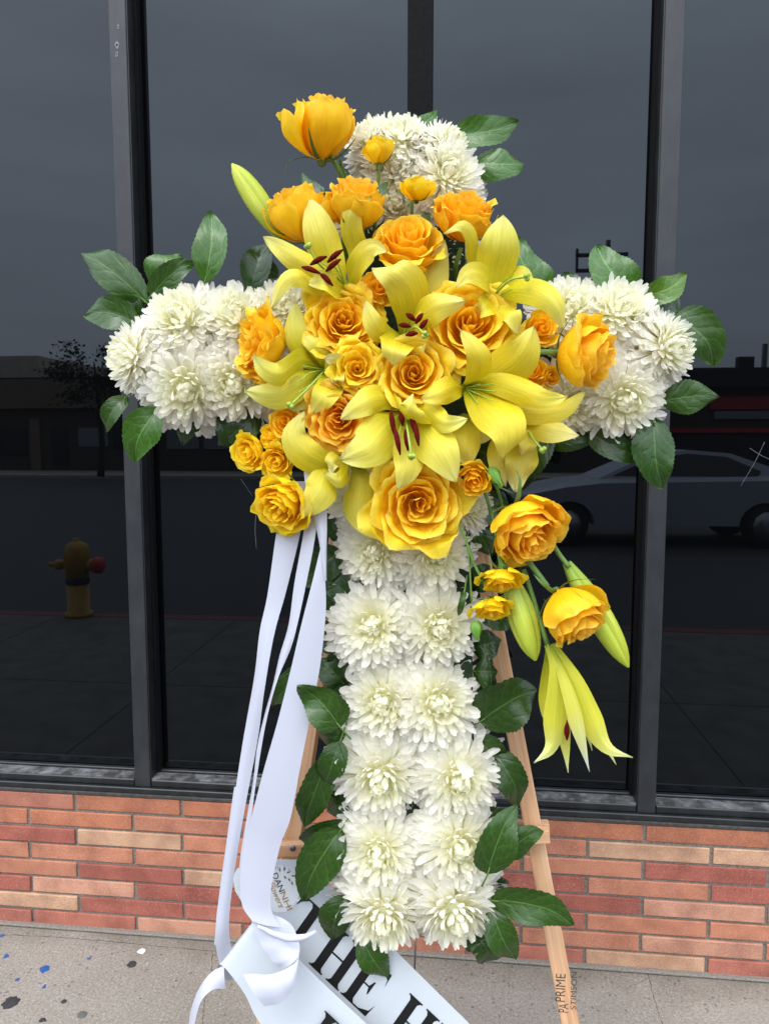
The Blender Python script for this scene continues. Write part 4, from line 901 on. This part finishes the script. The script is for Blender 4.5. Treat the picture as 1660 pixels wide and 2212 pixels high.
stems('forked thin stem carrying the two small hanging roses', [([(990, 1125, .075), (1005, 1165, .08), (1022, 1215, .08), (1045, 1260, .08)], .0024), ([(1008, 1175, .08), (1014, 1230, .08), (1018, 1300, .08)], .0016), ([(1060, 1100, .03), (1070, 1160, .05), (1080, 1225, .07)], .0022), ([(1005, 1165, .08), (1024, 1160, .083)], .0009), ([(1018, 1185, .08), (1036, 1184, .083)], .0009)])
stems('tangle of thin stems below the green rosebud', [([(1060, 1035, .06), (1075, 1060, .05), (1085, 1100, .02)], .0026), ([(1040, 1050, .05), (1055, 1090, .04), (1062, 1140, .02)], .003), ([(1065, 1045, .07), (1090, 1058, .07), (1108, 1066, .06)], .0014)])
def rosebud(u, v, rpx, ax, label, d):
    c = P(u, v, d); R_ = rpx * mpp(c); A = fdir(*ax); root = empty('green_rosebud', c, label, 'rosebud', 'closed green rosebuds'); E1 = A.orthogonal().normalized(); E2 = A.cross(E1)
    vs, fs = lathe_data([(.15, -1), (.5, -.95), (.62, -.7), (.72, -.3), (.68, .1), (.5, .6), (.25, 1.0), (.04, 1.3)], 14); me = mesh('bud', vs, fs, M_SEPALB); link('bud', me, root, None, frame(E1 * R_, E2 * R_, A * R_, (0, 0, 0)))
    for q in range(5):
        a = q * 1.2566; rl = E1 * math.cos(a) + E2 * math.sin(a)
        blade('sepal', [c - A * R_ * .8 + rl * R_ * .62, c + rl * R_ * .80, c + A * R_ * .8 + rl * R_ * .45, c + A * R_ * 1.65 + rl * R_ * (.1 + .15 * (q % 2))], R_ * .75, sepal_w, M_SEPALB, root, nu=5, nv=9, cup=-.3, seed=q, wdir=A.cross(rl))
M_SEPALB = plain('bud_green', (0.13, 0.30, 0.03), 0.45, ns=60, amt=0.15)
rosebud(1066, 1028, 20, (.45, -.7, .4), 'plump green rosebud right of the lowest rose', .09)
rosebud(1028, 1358, 17, (.1, -.95, .2), 'green rosebud hanging below the small roses', .085)
rosebud(1085, 1222, 13, (-.2, .8, .3), 'tiny green rosebud shell above the small hanging roses', .07)

# ================================================================ lilies
up, c0 = {'cup': .25}, None
lily('upper left lily with five dark red anthers', (745, 619, .07), [
 (64, [(745, 619, .07), (712, 560, .085), (690, 500, .10), (666, 426, .095)]),
 (46, [(745, 619, .07), (690, 590, .09), (628, 552, .11), (568, 511, .115)], {'ruf': .09}),
 (36, [(745, 622, .075), (690, 622, .10), (650, 598, .125), (615, 608, .13), (586, 667, .12)], {'ruf': .05}),
 (46, [(752, 619, .08), (765, 590, .10), (783, 552, .125), (806, 536, .13), (836, 546, .12)], {'ruf': .08, 'cup': .1}),
 (42, [(755, 612, .06), (773, 550, .07), (758, 500, .09), (762, 455, .105), (802, 424, .10)], {'ruf': .06}),
 (40, [(745, 628, .08), (722, 624, .11), (698, 606, .125), (664, 612, .115)], {'cup': .3}),
], pist=[(745, 617, .075), (690, 572, .125), (665, 531, .14)], anthers=[(724, 553, 34, -28, .125), (720, 573, 32, -26, .13), (688, 563, 36, -18, .125), (672, 584, 40, 14, .13), (703, 602, 32, 32, .12)], seed=1, col=(1, 1.0, 1))
lily('middle lily turned up with small dark anthers', (872, 728, .06), [
 (78, [(868, 728, .06), (888, 680, .085), (884, 630, .12), (850, 590, .145), (803, 580, .13)], {'ruf': .03}),
 (54, [(880, 715, .05), (918, 660, .065), (938, 600, .075), (959, 519, .08)], {'ruf': .1}),
 (58, [(875, 728, .065), (905, 690, .10), (945, 662, .135), (1006, 650, .14)], {'ruf': .07}),
 (42, [(866, 728, .065), (835, 725, .09), (808, 700, .125), (788, 648, .13)], {'ruf': .05}),
 (70, [(872, 728, .07), (860, 738, .11), (852, 758, .14), (848, 790, .13)], {'ruf': .05, 'cup': .1}),
 (56, [(874, 730, .065), (892, 742, .09), (905, 752, .11), (915, 762, .11)]),
], pist=[(874, 726, .075), (896, 706, .125), (917, 723, .14)], anthers=[(887, 686, 20, 16, .12), (905, 688, 16, -22, .125), (914, 701, 18, -22, .13), (874, 704, 26, 4, .125), (889, 722, 26, -4, .135)], seed=2, col=(.97, .97, .95))
lily('upper right lily with one long arched petal and a green knob', (1062, 640, .06), [
 (78, [(1062, 640, .06), (1068, 590, .075), (1080, 530, .10), (1086, 464, .10)], {'ruf': .04}),
 (50, [(1064, 640, .065), (1110, 625, .10), (1165, 634, .135), (1200, 665, .145), (1214, 710, .13)], {'ruf': .04, 'tw': (-10, -20)}),
 (46, [(1058, 640, .065), (1052, 612, .10), (1030, 592, .125), (1005, 596, .13), (984, 622, .12)], {'ruf': .03, 'cup': .1}),
 (58, [(1066, 632, .04), (1095, 612, .06), (1125, 605, .075), (1154, 618, .075)], {'ruf': .08}),
 (40, [(1062, 642, .07), (1085, 668, .09), (1105, 680, .11), (1116, 724, .10)], {'ruf': .12}),
 (30, [(1055, 620, .04), (1028, 570, .07), (1020, 515, .10), (996, 488, .115), (957, 504, .105)], {'ruf': .05}),
 (44, [(1060, 642, .07), (1052, 660, .10), (1040, 668, .11), (1028, 662, .10)], {'cup': .2}),
], pist=[(1064, 640, .07), (1100, 606, .12), (1137, 598, .135)], fil=[[(1066, 632, .07), (1095, 600, .11)], [(1066, 645, .07), (1105, 625, .11)]], seed=3, col=(1, 1.02, .9))
lily('largest lily at the right with a broad petal hanging down', (1006, 836, .07), [
 (80, [(1006, 836, .07), (1070, 812, .10), (1128, 765, .135), (1152, 705, .14)], {'ruf': .05, 'tw': (0, -10)}),
 (48, [(1008, 838, .075), (1070, 828, .11), (1140, 850, .14), (1180, 862, .145), (1223, 857, .13)], {'ruf': .09}),
 (86, [(1004, 838, .075), (1045, 865, .11), (1085, 905, .145), (1098, 950, .15), (1084, 992, .13)], {'ruf': .03}),
 (50, [(1010, 840, .055), (1100, 880, .075), (1200, 888, .09), (1264, 846, .095)], {'ruf': .04, 'tw': (0, 20)}),
 (48, [(1002, 834, .075), (1032, 812, .12), (1032, 765, .15), (994, 712, .15)], {'ruf': .04}),
 (48, [(1004, 836, .075), (975, 838, .115), (945, 852, .135), (909, 864, .13)], {'ruf': .1}),
], fil=[[(1006, 838, .08), (1066, 829, .125)], [(1006, 838, .08), (1070, 846, .13)], [(1006, 840, .08), (1064, 866, .13)], [(1006, 840, .08), (1032, 871, .13)], [(1006, 838, .08), (1036, 830, .12)], [(1006, 840, .08), (1034, 852, .125)]], seed=4, col=(1, .95, .55))
lily('lily low at the right with a ruffled fading petal', (1122, 895, .045), [
 (52, [(1122, 895, .045), (1150, 905, .07), (1190, 928, .095), (1250, 940, .10)], {'ruf': .05, 'tw': (0, 25)}),
 (62, [(1118, 905, .04), (1130, 960, .055), (1122, 1010, .065), (1110, 1062, .06)], {'ruf': .14, 'rf': 2.6}),
 (44, [(1124, 895, .05), (1142, 930, .075), (1135, 965, .085), (1124, 985, .08)], {'ruf': .16, 'rf': 2.5}),
 (44, [(1112, 905, .035), (1085, 955, .045), (1078, 1005, .055), (1092, 1052, .05)], {'ruf': .10}),
 (42, [(1115, 885, .04), (1060, 880, .05), (1020, 860, .06)], {}),
], pist=[(1130, 920, .06), (1150, 948, .09), (1171, 972, .10)], seed=5, col=(.95, .93, 1.2))
lily('lower middle lily with long dark red anthers hanging down', (874, 884, .075), [
 (84, [(872, 888, .08), (840, 920, .115), (795, 968, .145), (735, 994, .14)], {'ruf': .06}),
 (80, [(878, 888, .08), (912, 925, .115), (952, 978, .14), (986, 1042, .13)], {'ruf': .05}),
 (88, [(874, 884, .075), (876, 902, .125), (884, 884, .155), (892, 850, .15)], {'ruf': .03, 'cup': -.5, 'w': lambda t: .35 + .65 * math.sin(math.pi * min(1, t * 1.15)) if t < .62 else max(.03, (1 - t) * 2.3)}),
 (52, [(868, 880, .08), (825, 858, .115), (785, 872, .14), (735, 906, .13)], {'ruf': .07}),
 (42, [(884, 884, .08), (922, 890, .115), (962, 915, .135), (1010, 904, .13)], {'ruf': .12}),
 (60, [(874, 892, .085), (884, 950, .115), (880, 1010, .13), (860, 1058, .12)], {'ruf': .08}),
], pist=[(874, 890, .085), (880, 930, .14), (888, 986, .155)], anthers=[(847, 913, 8, 54, .125), (867, 903, 6, 34, .125), (890, 910, 8, 48, .13), (899, 936, 10, 56, .135), (858, 953, 12, 60, .135), (878, 951, 6, 46, .13)], seed=6, col=(.98, 1.0, .95))
lily('left lily with drooping bare stamens', (698, 800, .06), [
 (48, [(696, 798, .06), (662, 765, .08), (640, 715, .095), (636, 652, .09)], {'ruf': .04}),
 (46, [(694, 798, .065), (650, 775, .095), (612, 808, .125), (575, 800, .135), (544, 765, .13)], {'ruf': .09, 'tw': (0, 15)}),
 (58, [(694, 802, .065), (645, 828, .09), (595, 852, .10), (530, 844, .10)], {'ruf': .05}),
 (46, [(696, 806, .06), (672, 835, .075), (650, 862, .08), (628, 888, .075)], {'ruf': .05}),
 (52, [(704, 806, .07), (712, 835, .10), (696, 862, .115), (674, 892, .105)], {'ruf': .04, 'cup': .1}),
 (34, [(704, 798, .065), (700, 768, .09), (678, 742, .10), (652, 722, .09)], {'ruf': .05}),
 (36, [(704, 800, .075), (722, 796, .10), (724, 778, .12), (698, 774, .125)], {'ruf': .12, 'b': 2}),
 (30, [(706, 802, .075), (726, 806, .10), (728, 820, .12), (716, 828, .11)], {'ruf': .1, 'b': 2}),
], pist=[(700, 802, .075), (666, 838, .11), (627, 876, .125)], fil=[[(698, 800, .07), (668, 806, .10), (650, 822, .115)], [(698, 798, .07), (655, 791, .10)], [(700, 804, .07), (672, 830, .10), (640, 850, .11)]], seed=7, col=(.93, .98, .9))
lily('lower left lily with one petal hanging over the ribbons', (752, 1002, .06), [
 (58, [(750, 1004, .06), (706, 1004, .085), (658, 980, .105), (632, 935, .105), (660, 888, .09)], {'ruf': .08}),
 (60, [(735, 1008, .065), (705, 1030, .09), (690, 1066, .105), (650, 1118, .10)], {'ruf': .05}),
 (30, [(755, 1002, .07), (744, 1028, .10), (728, 1038, .11), (700, 1022, .105)], {'ruf': .05}),
 (60, [(764, 1004, .045), (782, 1050, .055), (776, 1100, .06), (814, 1166, .055)], {'ruf': .05}),
 (44, [(760, 1000, .06), (800, 990, .08), (832, 1000, .09), (856, 1030, .085)], {'ruf': .16, 'b': 1.8}),
 (36, [(752, 1002, .06), (732, 990, .09), (718, 1000, .105), (716, 1022, .10)], {'ruf': .08, 'b': 1.8}),
], seed=8, col=(.93, .93, .8))
lily('small backward petal of the lily behind the lower right', (1000, 905, .04), [
 (54, [(998, 895, .04), (1006, 940, .07), (1008, 975, .08), (1006, 1010, .07)], {'ruf': .08}),
 (60, [(995, 895, .03), (1020, 905, .045), (1040, 925, .05), (1035, 960, .05)], {'ruf': .05}),
], seed=9, col=(1, .95, .9))
lily_bud('large green lily bud pointing up left of the roses', (612, 520), (501, 354), 54, .03, .06, 0)
lily_bud('lily bud hanging behind the small hanging roses', (1098, 1238), (1156, 1427), 66, .05, .07, 1.0)
lily_bud('lily bud hanging furthest right past the drooping rose', (1222, 1216), (1356, 1441), 60, .065, .05, .4)
b_ = {'cup': .35, 'ruf': .02}
hang_w = lambda t: max(.04, .34 + .66 * math.sin(math.pi * min(1, t * .9) ** 1.3)) * (1 if t < .60 else max(.07, 1 - ((t - .60) / .41) ** 1.25))
lily('half closed pale lily hanging lowest at the right', (1182, 1392, .07), [
 (44, [(1184, 1392, .07), (1203, 1450, .095), (1200, 1560, .10), (1190, 1615, .10), (1152, 1648, .115)], {'cup': -.4, 'ruf': .02, 'b': 1.1, 'w': hang_w}),
 (46, [(1192, 1392, .07), (1240, 1470, .095), (1278, 1560, .10), (1310, 1615, .10), (1366, 1636, .115)], {'cup': -.4, 'ruf': .02, 'b': 1.1, 'w': hang_w}),
 (28, [(1188, 1392, .07), (1225, 1490, .115), (1250, 1580, .125), (1272, 1667, .12)], {'cup': -.4, 'ruf': .02, 'b': 1.9, 'w': hang_w}),
 (30, [(1186, 1392, .06), (1200, 1500, .06), (1218, 1600, .07), (1226, 1669, .07)], {'cup': .3, 'ruf': .02, 'w': hang_w}),
 (30, [(1190, 1392, .05), (1250, 1500, .04), (1290, 1580, .05), (1330, 1652, .06)], {'cup': .3, 'ruf': .02, 'w': hang_w}),
 (26, [(1190, 1392, .05), (1240, 1500, .04), (1262, 1560, .04), (1278, 1622, .04)], {'cup': .3, 'ruf': .02, 'w': hang_w}),
 (30, [(1184, 1392, .05), (1180, 1480, .04), (1178, 1540, .04), (1190, 1580, .04)], {'cup': .3, 'ruf': .02, 'w': hang_w}),
], anthers=[(1222, 1576, 3, 46, .085)], seed=10, col=(.88, 1.0, 1.5))

# ================================================================ ribbons
def strip(name, prs, mat, parent, steps=40, nu=5, bulge=.004):
    """prs: ((u, v, d), (u, v, d)) edge pairs down the ribbon"""
    A_ = smooth_path([P(*a) for a, b in prs], steps); B_ = smooth_path([P(*b) for a, b in prs], steps)
    rows = [[A_[j].lerp(B_[j], i / (nu - 1)) + BK * (bulge * math.sin(math.pi * i / (nu - 1)) + .004 * noise.noise(Vector((i * .35, j * 5.0 / steps, len(prs))))) for i in range(nu)] for j in range(steps)]
    return grid_mesh(name, rows, mat, parent)
rb = empty('satin_ribbon', P(660, 1010, .07), 'wide white satin ribbon in front, widening and looping over the sash', 'ribbon', 'white satin ribbons')
strip('ribbon_twist', [((676, 950, .06), (690, 962, .06)), ((657, 1008, .075), (694, 1010, .075)), ((664, 1070, .08), (705, 1060, .08)), ((678, 1120, .08), (706, 1130, .08)), ((692, 1190, .082), (705, 1200, .082)), ((702, 1254, .084), (705, 1254, .084))], M_SATIN, rb)
strip('ribbon_length', [((694, 1175, .076), (697, 1190, .076)), ((676, 1251, .078), (703, 1262, .078)), ((651, 1348, .078), (703, 1330, .078)), ((627, 1449, .078), (691, 1440, .078)), ((599, 1560, .078), (669, 1552, .078)), ((571, 1658, .078), (649, 1655, .078)), ((545, 1757, .08), (628, 1765, .078)), ((527, 1824, .08), (606, 1824, .078)), ((519, 1903, .082), (586, 1915, .08)), ((523, 1955, .085), (586, 1965, .08)), ((545, 1990, .09), (606, 2003, .08))], M_SATIN, rb, 60)
strip('ribbon_fold', [((540, 1975, .086), (590, 1975, .07)), ((550, 2010, .088), (624, 1992, .068)), ((566, 2045, .09), (640, 2020, .075)), ((588, 2076, .092), (647, 2046, .088)), ((606, 2096, .094), (645, 2068, .10))], M_SATIN, rb, 24)
strip('ribbon_curl', [((647, 2052, .10), (648, 2052, .10)), ((640, 2076, .103), (642, 2100, .108)), ((618, 2092, .106), (632, 2138, .115)), ((585, 2104, .11), (604, 2168, .12)), ((525, 2106, .115), (571, 2176, .12))], M_SATIN, rb, 30)
strip('ribbon_tail', [((556, 1996, .088), (560, 2006, .088)), ((590, 2010, .094), (585, 2022, .094)), ((625, 2018, .10), (618, 2036, .10)), ((655, 2017, .10), (655, 2034, .10)), ((682, 2010, .09), (684, 2013, .09))], M_SATIN, rb, 24)
rb = empty('satin_ribbon', P(640, 1130, .05), 'white satin ribbon furthest left, curling out over the pavement', 'ribbon', 'white satin ribbons')
strip('ribbon_length', [((618, 1040, .05), (665, 1040, .05)), ((600, 1130, .05), (652, 1135, .05)), ((578, 1283, .052), (620, 1270, .052)), ((561, 1362, .052), (592, 1372, .06)), ((549, 1463, .052), (571, 1491, .066)), ((524, 1605, .055), (556, 1600, .06)), ((502, 1751, .058), (530, 1740, .062)), ((484, 1870, .06), (510, 1860, .06)), ((472, 1950, .06), (497, 1960, .06)), ((465, 2022, .06), (495, 2015, .055)), ((473, 2075, .045), (504, 2062, .035)), ((488, 2120, .02), (525, 2100, .015))], M_SATIN, rb, 60)
strip('ribbon_length', [((506, 1700, .048), (534, 1690, .050)), ((486, 1840, .05), (512, 1830, .052)), ((470, 1960, .05), (488, 1965, .052)), ((463, 2040, .05), (478, 2030, .052))], M_SATIN, rb, 30)
strip('ribbon_curl', [((484, 2086, .05), (488, 2138, .055)), ((451, 2106, .055), (460, 2139, .07)), ((427, 2141, .06), (437, 2158, .08)), ((412, 2185, .06), (424, 2195, .08)), ((405, 2230, .06), (419, 2232, .075)), ((402, 2270, .05), (418, 2272, .065))], M_SATIN, rb, 30)
rb = empty('satin_ribbon', P(680, 1100, .06), 'narrow white satin ribbon folded between the other two', 'ribbon', 'white satin ribbons')
strip('ribbon_length', [((668, 1060, .06), (684, 1075, .065)), ((655, 1154, .06), (682, 1150, .072)), ((636, 1258, .06), (662, 1258, .07)), ((623, 1350, .06), (640, 1358, .072)), ((604, 1415, .06), (626, 1405, .07)), ((589, 1480, .06), (600, 1466, .074)), ((571, 1545, .06), (579, 1540, .08)), ((555, 1615, .06), (565, 1612, .08)), ((546, 1690, .06), (553, 1690, .08)), ((530, 1780, .06), (540, 1780, .075)), ((518, 1860, .06), (524, 1862, .07)), ((516, 1920, .06), (520, 1925, .07))], M_SATIN, rb, 50)

# ================================================================ sashes with lettering
sash = empty('sash', P(700, 2000, -.02), 'white sash with large black capitals running diagonally under the cross', 'sash', 'lettered white sashes')
def sheet(name, pts, d, parent, th=.0008, nx=2):
    n = len(pts); vs = [P(u, v, d) - parent.location for u, v in pts] + [P(u, v, d - th) - parent.location for u, v in pts]
    fs = [tuple(range(n)), tuple(range(n, 2 * n))[::-1]] + [(i, n + i, n + (i + 1) % n, (i + 1) % n) for i in range(n)]
    me = mesh(name, vs, fs, M_SASH, smooth=False); fix(me); link(name, me, parent)
sheet('cloth', [(503, 1893), (512, 1876), (545, 1862), (600, 1856), (655, 1857), (676, 1876), (760, 1960), (850, 2050), (1100, 2297), (1000, 2430), (880, 2310), (650, 2084), (540, 1978), (508, 1925)], -.02, sash)
def poly(name, pts, mat, parent, d):
    me = mesh(name, [P(u, v, d) - parent.location for u, v in pts], [tuple(range(len(pts)))], mat, smooth=False); return me
def letter(ch, s0, B0, bd, upv, d, parent, w=90):
    """one serif capital as polygons in (along, up) units; joined into one printed letter"""
    TK, th = 20, .035; P_ = []
    def R(a, b, c, e): P_.append([(a, b), (c, b), (c, e), (a, e)])
    def stem_(x):
        R(x, 0, x + TK, 1); R(x - 9, 0, x + TK + 9, th); R(x - 9, 1 - th, x + TK + 9, 1)
        P_.append([(x - 5, th), (x, th), (x, .10)]); P_.append([(x + TK, th), (x + TK + 5, th), (x + TK, .10)])
        P_.append([(x - 5, 1 - th), (x, .9), (x, 1 - th)]); P_.append([(x + TK, .9), (x + TK + 5, 1 - th), (x + TK, 1 - th)])
    if ch == 'H': stem_(9); stem_(w - TK - 9); R(9 + TK, .49, w - TK - 9, .53)
    elif ch == 'E':
        stem_(9); R(9 + TK, 0, w - 6, th); R(9 + TK, 1 - th, w - 10, 1); R(9 + TK, .49, w - 30, .525)
        P_.append([(w - 30, th), (w - 6, th), (w - 2, .30), (w - 8, .13)]); P_.append([(w - 34, 1 - th), (w - 12, .87), (w - 8, .72), (w - 10, 1 - th)]); P_.append([(w - 32, .36), (w - 30, .36), (w - 29, .66), (w - 32, .66), (w - 38, .51)])
    elif ch == 'T':
        m = (w - TK) / 2; stem_(m); R(2, 1 - th, w - 2, 1); P_.append([(2, 1 - th), (0, .70), (6, .84), (20, 1 - th)]); P_.append([(w - 2, 1 - th), (w - 20, 1 - th), (w - 6, .84), (w, .70)])
    elif ch == 'I': stem_(9)
    elif ch == 'F':
        stem_(9); R(9 + TK, 1 - th, w - 10, 1); R(9 + TK, .49, w - 30, .525); P_.append([(w - 34, 1 - th), (w - 12, .87), (w - 8, .72), (w - 10, 1 - th)])
    vs = []; fs = []; sc = .72; k = 0
    for pl in P_:
        i = len(vs); dd = d + .0002 * (k % 5); k += 1
        for a, h in pl:
            x = (s0 + a) * bd[0] + B0[0] + h * upv[0]; y = (s0 + a) * bd[1] + B0[1] + h * upv[1]; vs.append(P(x, y, dd) - parent.location)
        fs.append(tuple(range(i, i + len(pl))))
    link('letter', mesh('letter', vs, fs, M_INK, smooth=False), parent)
bd = (.730, .683); uv_ = (60, -85.5); B0 = (666, 2081)
letter('T', -96, B0, bd, uv_, -.0194, sash, 88); letter('H', 0, B0, bd, uv_, -.0194, sash, 88); letter('E', 94, B0, bd, uv_, -.0194, sash, 80)
letter('H', 218, B0, bd, uv_, -.0194, sash, 88); letter('I', 312, B0, bd, uv_, -.0194, sash, 88)
sh2 = empty('sash', P(520, 2080, .04), 'second white sash curling at its left end below the first', 'sash', 'lettered white sashes')
# curled left end: a strip bending back
prs = [((476, 2110, .0), (562, 1985, -.0)), ((470, 2090, .03), (556, 1978, .022)), ((478, 2084, .05), (560, 1982, .038)), ((500, 2108, .053), (582, 2002, .042)), ((530, 2150, .050), (640, 2066, .042)), ((560, 2208, .047), (700, 2126, .042)), ((640, 2300, .045), (790, 2210, .042)), ((740, 2400, .045), (900, 2310, .042))]
A_ = smooth_path([P(*a) for a, b in prs], 50); B_ = smooth_path([P(*b) for a, b in prs], 50)
me_rows = [[A_[j].lerp(B_[j], i / 4) for i in range(5)] for j in range(50)]
grid_mesh('cloth', me_rows, M_SASH, sh2)
letter('F', 0, (642, 2268), bd, uv_, .051, sh2, 80)
# round sticker with the florist's print
stk = bpy.data.objects.new('sticker', None); COL.objects.link(stk); stk.parent = sash
cs = (604, 1920); stk.location = P(*cs, -.019) - sash.location
bpy.context.view_layer.update(); so = P(*cs, -.0187)
vs = [P(cs[0] + 51 * math.cos(k * math.pi / 20), cs[1] + 51 * math.sin(k * math.pi / 20)  , -.0189) - so for k in range(40)]
link('sticker_disc', mesh('sticker_disc', vs, [tuple(range(40))], plain('clear_sticker', (.70, .72, .73), .25), smooth=False), stk)
class _O: pass
def stext(s, u, v, eu, ev, hpx, mat, shear=0.0, lpx=None, d=-.0182):
    o = P(u, v, d); k = mpp(o); L_ = math.hypot(eu, ev); e = (P(u + eu, v + ev, d) - o).normalized(); f = (P(u + ev, v - eu, d) - o).normalized(); f = (f - e * f.dot(e)).normalized()
    h = hpx * k * 1.4; me = text_mesh(s, shear); me.name = 'lettering'; me.materials.append(mat); q = lpx * k / (max(v.co.x for v in me.vertices) * h) if lpx else 1
    link('lettering', me, stk, None, frame(e * h * q, f * h, e.cross(f) * h, o - so))
stext('DAN', 586, 1888, .40, .92, 14, M_INK, lpx=42); stext('NHI', 603, 1928, .40, .92, 14, M_GOLD, lpx=42)
stext('Flowers', 578, 1905, .40, .92, 14, M_GOLD, .45, lpx=62)
for i, ch in enumerate('831 E Valley Blvd'):
    a = rad(-104 + i * 6.0); u = cs[0] + 44 * math.cos(a); v = cs[1] + 44 * math.sin(a)
    if ch != ' ': stext(ch, u, v, -math.sin(a), math.cos(a), 5.5, M_GREYINK)
for i, ch in enumerate('Ca 91776'):
    a = rad(18 + i * 6.0); u = cs[0] + 44 * math.cos(a); v = cs[1] + 44 * math.sin(a)
    if ch != ' ': stext(ch, u, v, -math.sin(a), math.cos(a), 5.5, M_GREYINK)
# leaf emblem of the sticker
vs = []; fs = []
for k, (u, v, a) in enumerate([(612, 1892, 40), (618, 1886, -20), (622, 1896, 60), (628, 1892, 0), (630, 1903, 80), (612, 1882, -60), (605, 1884, -100), (636, 1902, 20)]):
    ca, sa = math.cos(rad(a)), math.sin(rad(a)); i = len(vs)
    for x, y in ((0, 0), (5, -2.2), (10, 0), (5, 2.2)): vs.append(P(u + x * ca - y * sa, v + x * sa + y * ca, -.0184) - so)
    fs.append((i, i + 1, i + 2, i + 3))
link('emblem', mesh('emblem', vs, fs, M_GREYINK, smooth=False), stk)
